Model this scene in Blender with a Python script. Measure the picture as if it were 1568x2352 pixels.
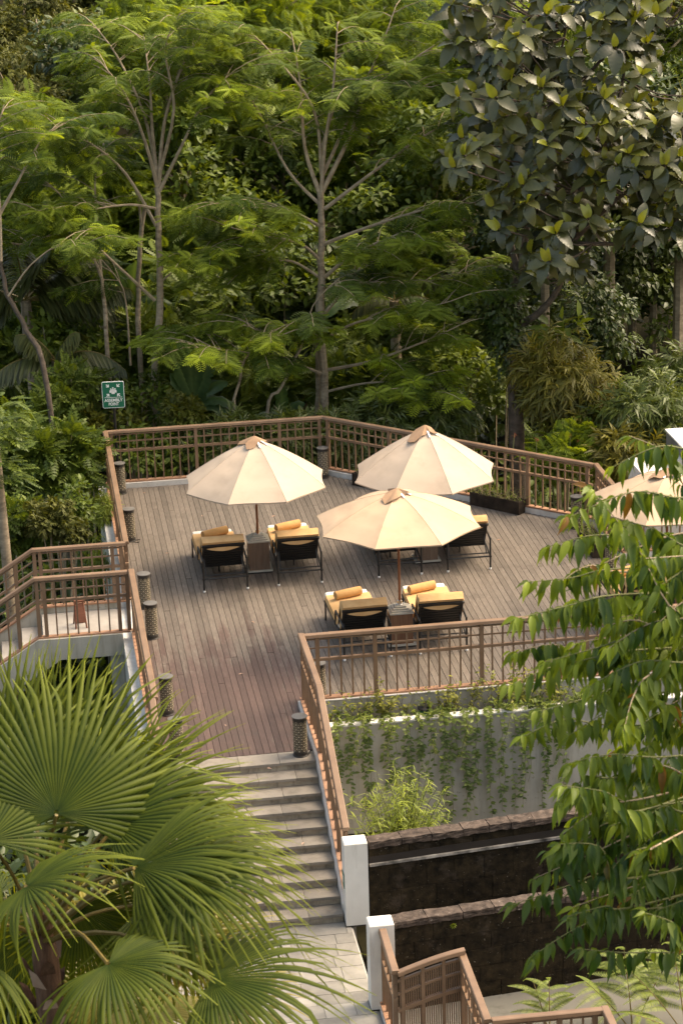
import bpy, math, random
import numpy as np
from mathutils import Vector, Matrix, Euler
from math import sin, cos, pi, radians as R_

random.seed(7)
RNG = np.random.default_rng(7)
for o in list(bpy.data.objects):
    bpy.data.objects.remove(o)
SC = bpy.context.scene
COL = SC.collection

# ---------------------------------------------------------------- camera, world, sun
CAM_H, PITCH, YAW, ROLL = 13.726, R_(18.65), R_(7.7), R_(1.78)
FPX = 5553.0                                   # focal length in units of a 1568 x 2352 picture
cd = bpy.data.cameras.new('camera')
cam = bpy.data.objects.new('camera', cd)
COL.objects.link(cam)
cd.sensor_fit = 'VERTICAL'; cd.sensor_height = 36.0; cd.lens = FPX / 2352 * 36
cd.clip_start = 0.5; cd.clip_end = 800
CMAT = Matrix.Rotation(-YAW, 4, 'Z') @ Matrix.Rotation(pi / 2 - PITCH, 4, 'X') @ Matrix.Rotation(-ROLL, 4, 'Z')
cam.matrix_world = Matrix.Translation((0, 0, CAM_H)) @ CMAT
cd.dof.use_dof = True; cd.dof.focus_distance = 38.5; cd.dof.aperture_fstop = 7.1
SC.camera = cam

world = bpy.data.worlds.new('World'); SC.world = world; world.use_nodes = True
wn = world.node_tree.nodes; wl = world.node_tree.links
wn.clear()
SUN_DIR = Vector((0.62, 0.10, 0.82)).normalized()
sky = wn.new('ShaderNodeTexSky'); sky.sky_type = 'NISHITA'; sky.sun_disc = False
sky.sun_elevation = math.asin(SUN_DIR.z); sky.sun_rotation = math.atan2(SUN_DIR.x, SUN_DIR.y)
sky.air_density = 1.0; sky.dust_density = 6.0; sky.ozone_density = 0.3; sky.altitude = 200
bg = wn.new('ShaderNodeBackground'); bg.inputs['Strength'].default_value = 0.15
wo = wn.new('ShaderNodeOutputWorld')
hz = wn.new('ShaderNodeMix'); hz.data_type = 'RGBA'; hz.blend_type = 'MULTIPLY'      # warm hazy tropical sky
hz.inputs[0].default_value = 1.0; hz.inputs[7].default_value = (1.0, 0.91, 0.74, 1)
wl.new(sky.outputs[0], hz.inputs[6]); wl.new(hz.outputs[2], bg.inputs[0]); wl.new(bg.outputs[0], wo.inputs[0])

sd = bpy.data.lights.new('sun', 'SUN'); sd.energy = 0.8; sd.angle = R_(28); sd.color = (1.0, 0.92, 0.78)
sun = bpy.data.objects.new('sun', sd); COL.objects.link(sun)
sun.rotation_euler = SUN_DIR.to_track_quat('Z', 'Y').to_euler()

SC.view_settings.view_transform = 'Standard'; SC.view_settings.look = 'None'
SC.view_settings.gamma = 1.0; SC.view_settings.exposure = 1.68
SC.cycles.max_bounces = 7; SC.cycles.diffuse_bounces = 4; SC.cycles.transmission_bounces = 4
SC.cycles.glossy_bounces = 3; SC.cycles.caustics_reflective = False; SC.cycles.caustics_refractive = False
SC.cycles.use_denoising = True

# ---------------------------------------------------------------- measuring helpers (plan distances -> points)
_R3 = np.array(CMAT.to_3x3()); _O = np.array((0, 0, CAM_H))
def _dir(x, y):
    return _R3 @ np.array(((x - 784) / FPX, -(y - 1176) / FPX, -1.0))
def at(x, y, d):                               # the point d metres ahead
    return _O + _dir(x, y) * d
def at_y(x, y, Y):
    v = _dir(x, y); return _O + v * (Y / v[1])
def at_z(x, y, Z=0.0):
    v = _dir(x, y); return _O + v * ((Z - CAM_H) / v[2])

# ---------------------------------------------------------------- object helpers
def link(o, parent=None):
    COL.objects.link(o)
    if parent is not None: o.parent = parent
    return o
def thing(name, label, cat, loc=(0, 0, 0), rz=0.0, group=None, kind=None):
    o = bpy.data.objects.new(name, None); link(o)
    o.empty_display_size = 0.1
    o.location = loc; o.rotation_euler = (0, 0, rz)
    tag(o, label, cat, group, kind)
    return o
def tag(o, label=None, cat=None, group=None, kind=None):
    if label: o['label'] = label
    if cat: o['category'] = cat
    if group: o['group'] = group
    if kind: o['kind'] = kind
    return o
def put(name, mesh, parent=None, loc=(0, 0, 0), rot=(0, 0, 0), scale=(1, 1, 1), kind=None, label=None):
    o = bpy.data.objects.new(name, mesh); link(o, parent)
    o.location = loc; o.rotation_euler = rot; o.scale = scale
    if kind: o['kind'] = kind
    if label: o['label'] = label
    return o
def copy_tree(o, parent=None):
    c = o.copy(); COL.objects.link(c)
    if parent is not None: c.parent = parent
    for ch in o.children: copy_tree(ch, c)
    return c

class MB:
    """collects simple shapes into one mesh"""
    def __init__(s): s.v = []; s.f = []
    def add(s, vs, fs):
        n = len(s.v); s.v += [tuple(map(float, p)) for p in vs]
        s.f += [tuple(i + n for i in f) for f in fs]; return s
    def box(s, c, d, rz=0.0, tilt=None):
        x, y, z = d[0] / 2, d[1] / 2, d[2] / 2
        vs = [(-x, -y, -z), (x, -y, -z), (x, y, -z), (-x, y, -z), (-x, -y, z), (x, -y, z), (x, y, z), (-x, y, z)]
        M = Euler((tilt or 0, 0, rz)).to_matrix()
        vs = [tuple(M @ Vector(p) + Vector(c)) for p in vs]
        return s.add(vs, [(0, 3, 2, 1), (4, 5, 6, 7), (0, 1, 5, 4), (1, 2, 6, 5), (2, 3, 7, 6), (3, 0, 4, 7)])
    def bb(s, x0, x1, y0, y1, z0, z1):
        return s.box(((x0 + x1) / 2, (y0 + y1) / 2, (z0 + z1) / 2), (x1 - x0, y1 - y0, z1 - z0))
    def prism(s, poly, z0, z1):
        n = len(poly)
        vs = [(x, y, z0) for x, y in poly] + [(x, y, z1) for x, y in poly]
        return s.add(vs, [tuple(range(n - 1, -1, -1)), tuple(range(n, 2 * n))] + [(i, (i + 1) % n, n + (i + 1) % n, n + i) for i in range(n)])
    def sweep(s, prof, p0, p1, up=(0, 0, 1)):
        """profile (side, up) pairs carried from p0 to p1; ends stay plumb"""
        p0, p1 = Vector(p0), Vector(p1); d = p1 - p0
        side = Vector((d.y, -d.x, 0)).normalized() if (abs(d.x) + abs(d.y)) > 1e-6 else Vector((1, 0, 0))
        u = Vector(up); n = len(prof)
        vs = [p0 + side * a + u * b for a, b in prof] + [p1 + side * a + u * b for a, b in prof]
        return s.add(vs, [tuple(range(n)), tuple(range(2 * n - 1, n - 1, -1))] + [(i, n + i, n + (i + 1) % n, (i + 1) % n) for i in range(n)])
    def tube(s, path, rad, n=6, cap=True):
        path = [Vector(p) for p in path]
        if not hasattr(rad, '__len__'): rad = [rad] * len(path)
        t0 = (path[1] - path[0]).normalized()
        a = t0.orthogonal().normalized(); vs = []
        for i, p in enumerate(path):
            t = (path[min(i + 1, len(path) - 1)] - path[max(i - 1, 0)]).normalized()
            a = (a - t * a.dot(t)).normalized(); b = t.cross(a)
            for k in range(n):
                w = 2 * pi * k / n; vs.append(p + (a * cos(w) + b * sin(w)) * rad[i])
        fs = [(i * n + k, i * n + (k + 1) % n, (i + 1) * n + (k + 1) % n, (i + 1) * n + k) for i in range(len(path) - 1) for k in range(n)]
        if cap: fs += [tuple(range(n - 1, -1, -1)), tuple((len(path) - 1) * n + k for k in range(n))]
        return s.add(vs, fs)
    def lathe(s, prof, n=20, c=(0, 0, 0)):
        vs = [(c[0] + r * cos(2 * pi * k / n), c[1] + r * sin(2 * pi * k / n), c[2] + z) for r, z in prof for k in range(n)]
        m = len(prof)
        fs = [(i * n + k, i * n + (k + 1) % n, (i + 1) * n + (k + 1) % n, (i + 1) * n + k) for i in range(m - 1) for k in range(n)]
        fs += [tuple(range(n - 1, -1, -1)), tuple((m - 1) * n + k for k in range(n))]
        return s.add(vs, fs)
    def mesh(s, name, mat, smooth=False, origin=None):
        me = bpy.data.meshes.new(name)
        vs = s.v if origin is None else [(p[0] - origin[0], p[1] - origin[1], p[2] - origin[2]) for p in s.v]
        me.from_pydata(vs, [], s.f); me.update()
        if mat: me.materials.append(mat)
        if smooth:
            me.polygons.foreach_set('use_smooth', [True] * len(me.polygons))
            try: me.set_sharp_from_angle(angle=R_(40))
            except Exception: pass
        return me
    def build(s, name, mat, parent=None, smooth=False, origin=None, loc=(0, 0, 0), kind=None, label=None):
        return put(name, s.mesh(name, mat, smooth, origin), parent, loc, kind=kind, label=label)

def np_mesh(name, V, F, mat, tint=None, smooth=False):
    """V (n,3), F (m,k) all faces of one size"""
    me = bpy.data.meshes.new(name)
    n, (m, k) = len(V), F.shape
    me.vertices.add(n); me.vertices.foreach_set('co', np.ascontiguousarray(V, dtype=np.float32).ravel())
    me.loops.add(m * k); me.loops.foreach_set('vertex_index', np.ascontiguousarray(F, dtype=np.int32).ravel())
    me.polygons.add(m); me.polygons.foreach_set('loop_start', np.arange(0, m * k, k, dtype=np.int32))
    try: me.polygons.foreach_set('loop_total', np.full(m, k, dtype=np.int32))
    except Exception: pass
    if smooth: me.polygons.foreach_set('use_smooth', np.ones(m, dtype=bool))
    me.update(calc_edges=True)
    if tint is not None:
        a = me.attributes.new('tint', 'FLOAT', 'POINT'); a.data.foreach_set('value', np.ascontiguousarray(tint, dtype=np.float32))
    if mat: me.materials.append(mat)
    return me

# ---------------------------------------------------------------- materials
def _mat(name):
    m = bpy.data.materials.new(name); m.use_nodes = True
    nt = m.node_tree; p = nt.nodes['Principled BSDF']; return m, nt, p
def _noise(nt, coord, scale, stretch=(1, 1, 1), detail=4, rough=0.6):
    mp = nt.nodes.new('ShaderNodeMapping'); mp.inputs['Scale'].default_value = stretch
    if coord == 'world':
        g = nt.nodes.new('ShaderNodeNewGeometry'); nt.links.new(g.outputs['Position'], mp.inputs[0])
    else:
        t = nt.nodes.new('ShaderNodeTexCoord'); nt.links.new(t.outputs['Object'], mp.inputs[0])
    n = nt.nodes.new('ShaderNodeTexNoise'); n.inputs['Scale'].default_value = scale
    n.inputs['Detail'].default_value = detail; n.inputs['Roughness'].default_value = rough
    nt.links.new(mp.outputs[0], n.inputs['Vector']); return n
def _ramp(nt, src, stops):
    r = nt.nodes.new('ShaderNodeValToRGB'); e = r.color_ramp.elements
    while len(e) < len(stops): e.new(0.5)
    for i, (p, c) in enumerate(stops): e[i].position = p; e[i].color = (*c, 1) if len(c) == 3 else c
    nt.links.new(src, r.inputs[0]); return r
def _mix(nt, fac, a, b, mode='MIX'):
    m = nt.nodes.new('ShaderNodeMix'); m.data_type = 'RGBA'; m.blend_type = mode
    for s, v in ((0, fac), (6, a), (7, b)):
        if isinstance(v, (int, float)): m.inputs[s].default_value = v
        elif isinstance(v, tuple): m.inputs[s].default_value = (*v, 1)
        else: nt.links.new(v, m.inputs[s])
    return m.outputs[2]
def _bump(nt, p, src, strength, dist=0.01):
    b = nt.nodes.new('ShaderNodeBump'); b.inputs['Strength'].default_value = strength; b.inputs['Distance'].default_value = dist
    nt.links.new(src, b.inputs['Height']); nt.links.new(b.outputs[0], p.inputs['Normal'])
def surf(name, c1, c2, scale=6, stretch=(1, 1, 1), rough=0.6, bump=0.15, lo=0.3, hi=0.7, coord='world', spot=None, spec=0.4, jitter=0.0, metal=0.0, spot2=None):
    m, nt, p = _mat(name)
    n = _noise(nt, coord, scale, stretch)
    col = _ramp(nt, n.outputs[0], [(lo, c1), (hi, c2)]).outputs[0]
    if spot:                                   # spot = (colour, scale, low, high, stretch)
        n2 = _noise(nt, coord, spot[1], spot[4] if len(spot) > 4 else (1, 1, 1), 6, 0.65)
        f = _ramp(nt, n2.outputs[0], [(spot[2], (0, 0, 0)), (spot[3], (1, 1, 1))]).outputs[0]
        col = _mix(nt, f, col, spot[0])
    if spot2:                                  # fine specks (colour, scale, low, high)
        n4 = _noise(nt, coord, spot2[1], (1, 1, 1), 3, 0.5)
        col = _mix(nt, _ramp(nt, n4.outputs[0], [(spot2[2], (0, 0, 0)), (spot2[3], (1, 1, 1))]).outputs[0], col, spot2[0])
    if jitter:
        oi = nt.nodes.new('ShaderNodeObjectInfo')
        mr = nt.nodes.new('ShaderNodeMapRange'); mr.inputs[3].default_value = 1 - jitter; mr.inputs[4].default_value = 1 + jitter
        nt.links.new(oi.outputs['Random'], mr.inputs[0])
        cb = nt.nodes.new('ShaderNodeCombineColor')
        for i in range(3): nt.links.new(mr.outputs[0], cb.inputs[i])
        col = _mix(nt, 1.0, col, cb.outputs[0], 'MULTIPLY')
    nt.links.new(col, p.inputs['Base Color'])
    p.inputs['Roughness'].default_value = rough; p.inputs['Specular IOR Level'].default_value = spec; p.inputs['Metallic'].default_value = metal
    if bump:
        n3 = _noise(nt, coord, scale * 4, stretch, 6); _bump(nt, p, n3.outputs[0], bump)
    return m
def leaf_mat(name, dark, light, rough=0.45, spec=0.5, trans=0.35, tcol=None, old=None, mid=None, tip=None):
    """leaf green between dark and light by the leaf's own 'tint'; light also passes through"""
    m, nt, p = _mat(name)
    at_ = nt.nodes.new('ShaderNodeAttribute'); at_.attribute_name = 'tint'
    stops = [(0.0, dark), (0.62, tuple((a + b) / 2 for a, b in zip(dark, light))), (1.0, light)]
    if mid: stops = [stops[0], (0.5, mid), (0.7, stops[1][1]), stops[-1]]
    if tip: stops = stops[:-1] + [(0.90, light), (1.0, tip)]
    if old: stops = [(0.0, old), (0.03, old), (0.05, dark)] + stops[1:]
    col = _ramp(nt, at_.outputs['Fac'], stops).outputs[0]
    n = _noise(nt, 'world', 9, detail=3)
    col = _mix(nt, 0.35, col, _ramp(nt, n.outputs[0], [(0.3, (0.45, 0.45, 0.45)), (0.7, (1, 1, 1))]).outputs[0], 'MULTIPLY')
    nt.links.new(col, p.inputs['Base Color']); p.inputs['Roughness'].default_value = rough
    p.inputs['Specular IOR Level'].default_value = spec
    t = nt.nodes.new('ShaderNodeBsdfTranslucent')
    k = tcol or (1.5, 1.35, 0.5)
    nt.links.new(_mix(nt, 1.0, col, k, 'MULTIPLY'), t.inputs[0])
    ms = nt.nodes.new('ShaderNodeMixShader'); ms.inputs[0].default_value = trans
    nt.links.new(p.outputs[0], ms.inputs[1]); nt.links.new(t.outputs[0], ms.inputs[2])
    nt.links.new(ms.outputs[0], nt.nodes['Material Output'].inputs[0])
    return m

def deck_mat():
    m, nt, p = _mat('weathered_decking')
    grain = _noise(nt, 'world', 3.0, (26, 1.6, 1), 5, 0.7)
    fine = _noise(nt, 'world', 2.2, (60, 5, 1), 4, 0.7)
    grey = _ramp(nt, grain.outputs[0], [(0.22, (0.082, 0.067, 0.055)), (0.5, (0.148, 0.124, 0.101)), (0.80, (0.262, 0.226, 0.186))]).outputs[0]
    red = _ramp(nt, grain.outputs[0], [(0.22, (0.056, 0.034, 0.028)), (0.55, (0.094, 0.060, 0.050)), (0.82, (0.155, 0.110, 0.090))]).outputs[0]
    # the old red stain survives on the walkway and wears off in streaks
    g = nt.nodes.new('ShaderNodeNewGeometry'); sx = nt.nodes.new('ShaderNodeSeparateXYZ'); nt.links.new(g.outputs['Position'], sx.inputs[0])
    mr = nt.nodes.new('ShaderNodeMapRange'); mr.inputs[1].default_value = 37.3; mr.inputs[2].default_value = 32.6
    mr.inputs[3].default_value = -0.20; mr.inputs[4].default_value = 0.30
    nt.links.new(sx.outputs['Y'], mr.inputs[0])
    mx = nt.nodes.new('ShaderNodeMapRange'); mx.inputs[1].default_value = 3.3; mx.inputs[2].default_value = 4.6
    mx.inputs[3].default_value = 0.0; mx.inputs[4].default_value = -0.34
    nt.links.new(sx.outputs['X'], mx.inputs[0])
    sm = nt.nodes.new('ShaderNodeMath'); sm.operation = 'ADD'; nt.links.new(mr.outputs[0], sm.inputs[0]); nt.links.new(mx.outputs[0], sm.inputs[1]); mr = sm
    wear = _noise(nt, 'world', 0.9, (3.4, 0.8, 1), 7, 0.78)
    oi = nt.nodes.new('ShaderNodeObjectInfo')
    a = nt.nodes.new('ShaderNodeMath'); a.operation = 'ADD'; nt.links.new(mr.outputs[0], a.inputs[0]); nt.links.new(wear.outputs[0], a.inputs[1])
    b = nt.nodes.new('ShaderNodeMath'); b.operation = 'MULTIPLY_ADD'; nt.links.new(oi.outputs['Random'], b.inputs[0]); b.inputs[1].default_value = 0.10; b.inputs[2].default_value = -0.05
    c = nt.nodes.new('ShaderNodeMath'); c.operation = 'ADD'; nt.links.new(a.outputs[0], c.inputs[0]); nt.links.new(b.outputs[0], c.inputs[1])
    stk = _noise(nt, 'world', 1.0, (16, 0.9, 1), 6, 0.75)
    d = nt.nodes.new('ShaderNodeMath'); d.operation = 'MULTIPLY_ADD'; nt.links.new(stk.outputs[0], d.inputs[0]); d.inputs[1].default_value = 0.62; nt.links.new(c.outputs[0], d.inputs[2])
    f = _ramp(nt, d.outputs[0], [(0.80, (0, 0, 0)), (1.02, (0.95, 0.95, 0.95))]).outputs[0]
    col = _mix(nt, f, grey, red)
    col = _mix(nt, 0.5, col, _ramp(nt, fine.outputs[0], [(0.3, (0.6, 0.6, 0.6)), (0.7, (1.15, 1.12, 1.1))]).outputs[0], 'MULTIPLY')
    mr2 = nt.nodes.new('ShaderNodeMapRange'); mr2.inputs[3].default_value = 0.82; mr2.inputs[4].default_value = 1.2
    wn2 = nt.nodes.new('ShaderNodeTexWhiteNoise'); wn2.noise_dimensions = '1D'; nt.links.new(oi.outputs['Random'], wn2.inputs['W'])
    nt.links.new(wn2.outputs['Value'], mr2.inputs[0])
    cb = nt.nodes.new('ShaderNodeCombineColor')
    for i in range(3): nt.links.new(mr2.outputs[0], cb.inputs[i])
    col = _mix(nt, 1.0, col, cb.outputs[0], 'MULTIPLY')
    blot = _noise(nt, 'world', 1.7, (1, 1, 1), 6, 0.7)
    col = _mix(nt, _ramp(nt, blot.outputs[0], [(0.54, (0, 0, 0)), (0.74, (0.62, 0.62, 0.62))]).outputs[0], col, (0.062, 0.049, 0.040))
    nt.links.new(col, p.inputs['Base Color']); p.inputs['Roughness'].default_value = 0.62; p.inputs['Specular IOR Level'].default_value = 0.35
    _bump(nt, p, fine.outputs[0], 0.25, 0.004)
    return m

M = {}
M['deck'] = deck_mat()
M['gap'] = surf('dark_joist', (0.02, 0.016, 0.013), (0.03, 0.024, 0.02), bump=0)
M['rail'] = surf('brown_rail_paint', (0.160, 0.098, 0.058), (0.232, 0.148, 0.090), 3, (1, 1, 1), 0.42, 0.04, spec=0.45)
M['plate'] = surf('terracotta_plate', (0.28, 0.15, 0.085), (0.38, 0.215, 0.13), 5, rough=0.6, bump=0.08)
M['kerb'] = surf('white_kerb_paint', (0.46, 0.44, 0.40), (0.66, 0.64, 0.60), 4, rough=0.7, bump=0.1, spot=((0.22, 0.20, 0.17), 7, 0.6, 0.75))
M['white'] = surf('white_plaster', (0.64, 0.62, 0.57), (0.73, 0.71, 0.66), 3, rough=0.7, bump=0.06, spot=((0.40, 0.38, 0.32), 2.6, 0.54, 0.85, (3, 3, 0.45)))
M['plaster'] = surf('grey_plaster', (0.36, 0.335, 0.28), (0.46, 0.43, 0.365), 2.2, rough=0.8, bump=0.08, spot=((0.19, 0.18, 0.125), 1.8, 0.48, 0.8, (2.8, 2.8, 0.28)), spot2=((0.24, 0.23, 0.18), 20, 0.66, 0.76))
M['concrete'] = surf('pale_concrete', (0.25, 0.23, 0.205), (0.36, 0.33, 0.295), 2.5, rough=0.8, bump=0.12, spot=((0.28, 0.26, 0.22), 9, 0.6, 0.75))
M['slab'] = surf('grey_slab', (0.13, 0.125, 0.108), (0.175, 0.167, 0.145), 1.4, rough=0.75, bump=0.06, spot=((0.085, 0.082, 0.066), 3, 0.58, 0.75))
M['tread'] = surf('stair_stone', (0.175, 0.152, 0.122), (0.31, 0.277, 0.23), 5, rough=0.75, bump=0.2, jitter=0.16, spot=((0.15, 0.125, 0.10), 5, 0.52, 0.78))
M['riser'] = surf('stair_riser_stone', (0.27, 0.225, 0.165), (0.44, 0.375, 0.28), 5, (1, 1, 2), rough=0.8, bump=0.2, jitter=0.15, spot=((0.10, 0.085, 0.065), 6, 0.5, 0.75, (1.4, 1.4, 0.6)))
M['tile'] = surf('paving_stone', (0.19, 0.178, 0.155), (0.30, 0.28, 0.24), 4, rough=0.7, bump=0.1, jitter=0.22, spot=((0.25, 0.23, 0.2), 6, 0.58, 0.8))
M['grout'] = surf('grout', (0.36, 0.34, 0.30), (0.44, 0.42, 0.38), 9, rough=0.9, bump=0)
M['mossy'] = surf('mossy_black_stone', (0.006, 0.005, 0.003), (0.032, 0.023, 0.012), 9, rough=0.95, bump=0.8, jitter=0.22, spec=0.15, spot=((0.075, 0.058, 0.044), 3.1, 0.56, 0.80), spot2=((0.16, 0.14, 0.11), 38, 0.69, 0.73))
M['coping'] = surf('rough_coping_stone', (0.030, 0.022, 0.017), (0.13, 0.098, 0.078), 11, rough=0.9, bump=0.7, jitter=0.2, spec=0.25, spot=((0.38, 0.34, 0.30), 22, 0.64, 0.72))
M['ledge'] = surf('stained_ledge', (0.025, 0.022, 0.02), (0.40, 0.37, 0.33), 5, rough=0.8, bump=0.2)
M['earth'] = surf('forest_floor', (0.010, 0.009, 0.005), (0.028, 0.026, 0.011), 2, rough=1.0, bump=0.4, spec=0.1)
M['iron'] = surf('black_iron', (0.006, 0.006, 0.006), (0.014, 0.013, 0.012), 9, rough=0.42, bump=0.05, spec=0.5)
M['caster'] = surf('white_caster', (0.7, 0.7, 0.68), (0.8, 0.8, 0.78), 9, rough=0.5, bump=0)
M['cushion'] = surf('white_cushion', (0.72, 0.68, 0.60), (0.80, 0.76, 0.68), 5, rough=0.9, bump=0.1)
M['towel'] = surf('ochre_towel', (0.55, 0.335, 0.145), (0.64, 0.42, 0.205), 6, rough=0.95, bump=0.35, spec=0.15)
M['roll'] = surf('ochre_roll', (0.50, 0.285, 0.11), (0.60, 0.365, 0.155), 7, rough=0.95, bump=0.4, spec=0.15)
M['wood'] = surf('table_wood', (0.115, 0.055, 0.030), (0.22, 0.115, 0.062), 4, (14, 14, 0.7), 0.5, 0.1)
M['wood_grey'] = surf('greyed_table_wood', (0.13, 0.085, 0.058), (0.21, 0.145, 0.10), 4, (14, 14, 0.7), 0.5, 0.1)
M['pole'] = surf('umbrella_pole_wood', (0.17, 0.065, 0.028), (0.25, 0.10, 0.045), 4, (12, 12, 0.6), 0.4, 0.05)
M['step'] = surf('grey_table_top', (0.36, 0.34, 0.285), (0.48, 0.455, 0.39), 6, rough=0.45, bump=0.1)
M['steel'] = surf('brushed_steel', (0.55, 0.54, 0.52), (0.65, 0.64, 0.62), 6, rough=0.3, bump=0, metal=1.0)
M['canvas'] = surf('cream_canvas', (0.47, 0.375, 0.285), (0.51, 0.41, 0.315), 2, rough=0.9, bump=0.12, spec=0.15, spot=((0.40, 0.315, 0.235), 2.4, 0.5, 0.85))
M['canvas_warm'] = surf('peach_canvas', (0.50, 0.365, 0.245), (0.54, 0.40, 0.275), 2, rough=0.9, bump=0.12, spec=0.15, spot=((0.42, 0.305, 0.205), 2.4, 0.5, 0.85))
M['vent'] = surf('tan_vent_cloth', (0.29, 0.185, 0.115), (0.37, 0.245, 0.155), 5, rough=0.9, bump=0.1, spec=0.15)
M['ribtip'] = surf('white_rib_tape', (0.8, 0.79, 0.77), (0.85, 0.84, 0.82), 5, rough=0.6, bump=0)
M['lamp'] = surf('dark_bollard_metal', (0.020, 0.017, 0.014), (0.036, 0.031, 0.026), 8, rough=0.5, bump=0.05)
M['lampcap'] = surf('bollard_cap_metal', (0.10, 0.095, 0.088), (0.14, 0.132, 0.122), 8, rough=0.5, bump=0.03, spec=0.5)
M['lattice'] = surf('gold_lattice', (0.26, 0.21, 0.135), (0.36, 0.30, 0.20), 9, rough=0.5, bump=0)
M['lampdot'] = surf('cream_lamp_liner', (0.72, 0.64, 0.47), (0.80, 0.72, 0.55), 9, rough=0.6, bump=0)
M['planter'] = surf('mossy_planter', (0.014, 0.010, 0.007), (0.05, 0.035, 0.024), 6, rough=0.85, bump=0.4, spec=0.2, spot=((0.10, 0.075, 0.035), 7, 0.6, 0.75))
M['sgreen'] = surf('sign_green', (0.010, 0.118, 0.062), (0.013, 0.135, 0.072), 3, rough=0.45, bump=0)
M['swhite'] = surf('sign_white', (0.76, 0.76, 0.72), (0.80, 0.80, 0.76), 3, rough=0.45, bump=0)
M['spole'] = surf('sign_pole_black', (0.010, 0.009, 0.008), (0.016, 0.015, 0.013), 5, rough=0.5, bump=0)
M['redwood'] = surf('red_brown_wood', (0.12, 0.045, 0.024), (0.19, 0.075, 0.042), 5, (1, 1, 8), 0.5, 0.1)
M['bark'] = surf('pale_bark', (0.19, 0.148, 0.098), (0.36, 0.29, 0.20), 5, (1, 1, 2.5), 0.85, 0.35, spot=((0.09, 0.055, 0.030), 3, 0.55, 0.75, (1, 1, 2)))
M['twig'] = surf('twig_bark', (0.22, 0.165, 0.105), (0.40, 0.32, 0.215), 8, rough=0.8, bump=0.1)
M['darkbark'] = surf('dark_bark', (0.055, 0.042, 0.030), (0.13, 0.10, 0.075), 6, (1, 1, 2), 0.9, 0.5, spot=((0.24, 0.20, 0.17), 6, 0.6, 0.72))
M['stem'] = surf('green_stem', (0.10, 0.11, 0.035), (0.17, 0.17, 0.065), 6, rough=0.7, bump=0)
M['fibre'] = surf('palm_fibre', (0.075, 0.038, 0.022), (0.17, 0.095, 0.058), 12, (3, 3, 0.6), 0.9, 0.6)
M['petiole'] = surf('palm_petiole', (0.11, 0.085, 0.020), (0.20, 0.145, 0.038), 6, (3, 3, 0.7), 0.5, 0.05)
M['dry'] = surf('dry_leaf_sheath', (0.36, 0.23, 0.17), (0.52, 0.37, 0.28), 6, rough=0.9, bump=0.2)

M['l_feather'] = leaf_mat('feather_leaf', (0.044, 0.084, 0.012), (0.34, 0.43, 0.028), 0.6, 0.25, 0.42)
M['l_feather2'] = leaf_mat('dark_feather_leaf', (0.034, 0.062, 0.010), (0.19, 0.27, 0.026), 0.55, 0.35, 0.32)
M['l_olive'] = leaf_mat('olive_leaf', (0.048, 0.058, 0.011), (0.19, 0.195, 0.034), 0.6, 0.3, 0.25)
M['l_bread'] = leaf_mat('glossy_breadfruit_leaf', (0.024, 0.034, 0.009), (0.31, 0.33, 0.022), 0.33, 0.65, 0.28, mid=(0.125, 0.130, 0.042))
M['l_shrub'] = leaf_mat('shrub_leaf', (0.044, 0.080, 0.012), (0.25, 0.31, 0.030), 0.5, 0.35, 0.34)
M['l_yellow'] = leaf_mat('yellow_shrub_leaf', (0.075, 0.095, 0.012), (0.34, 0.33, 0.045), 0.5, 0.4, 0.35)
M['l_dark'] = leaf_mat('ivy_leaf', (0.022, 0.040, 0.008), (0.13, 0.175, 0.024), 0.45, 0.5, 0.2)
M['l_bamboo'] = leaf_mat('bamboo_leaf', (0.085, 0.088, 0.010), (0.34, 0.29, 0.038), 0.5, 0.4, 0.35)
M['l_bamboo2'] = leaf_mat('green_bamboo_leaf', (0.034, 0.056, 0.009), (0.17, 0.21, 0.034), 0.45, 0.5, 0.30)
M['l_grass'] = leaf_mat('grassy_leaf', (0.10, 0.15, 0.016), (0.36, 0.42, 0.055), 0.5, 0.4, 0.4)
M['l_vine'] = leaf_mat('vine_leaf', (0.050, 0.088, 0.014), (0.23, 0.28, 0.042), 0.5, 0.4, 0.3)
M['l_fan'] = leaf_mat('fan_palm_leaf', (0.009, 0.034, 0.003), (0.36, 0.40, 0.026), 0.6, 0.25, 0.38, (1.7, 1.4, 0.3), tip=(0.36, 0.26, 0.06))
M['l_fan_old'] = leaf_mat('yellowing_fan_leaf', (0.12, 0.12, 0.014), (0.46, 0.36, 0.06), 0.4, 0.5, 0.4)
M['l_broad'] = leaf_mat('drooping_leaf', (0.030, 0.080, 0.012), (0.32, 0.40, 0.026), 0.45, 0.45, 0.42, old=(0.26, 0.13, 0.025))
M['l_banana'] = leaf_mat('banana_leaf', (0.030, 0.070, 0.022), (0.125, 0.190, 0.060), 0.4, 0.5, 0.32)
M['l_coco'] = leaf_mat('coconut_leaf', (0.045, 0.060, 0.016), (0.17, 0.18, 0.055), 0.4, 0.55, 0.3)
M['l_fern'] = leaf_mat('fern_leaf', (0.075, 0.120, 0.016), (0.30, 0.36, 0.060), 0.5, 0.4, 0.4)
M['l_red'] = leaf_mat('red_flower', (0.26, 0.07, 0.03), (0.40, 0.14, 0.07), 0.6, 0.3, 0.3, (1, 1, 1))

UNIT = {}
def unit_box(name, mat):
    k = (name, mat.name)
    if k not in UNIT: UNIT[k] = MB().box((0, 0, 0), (1, 1, 1)).mesh(name, mat)
    return UNIT[k]

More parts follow.
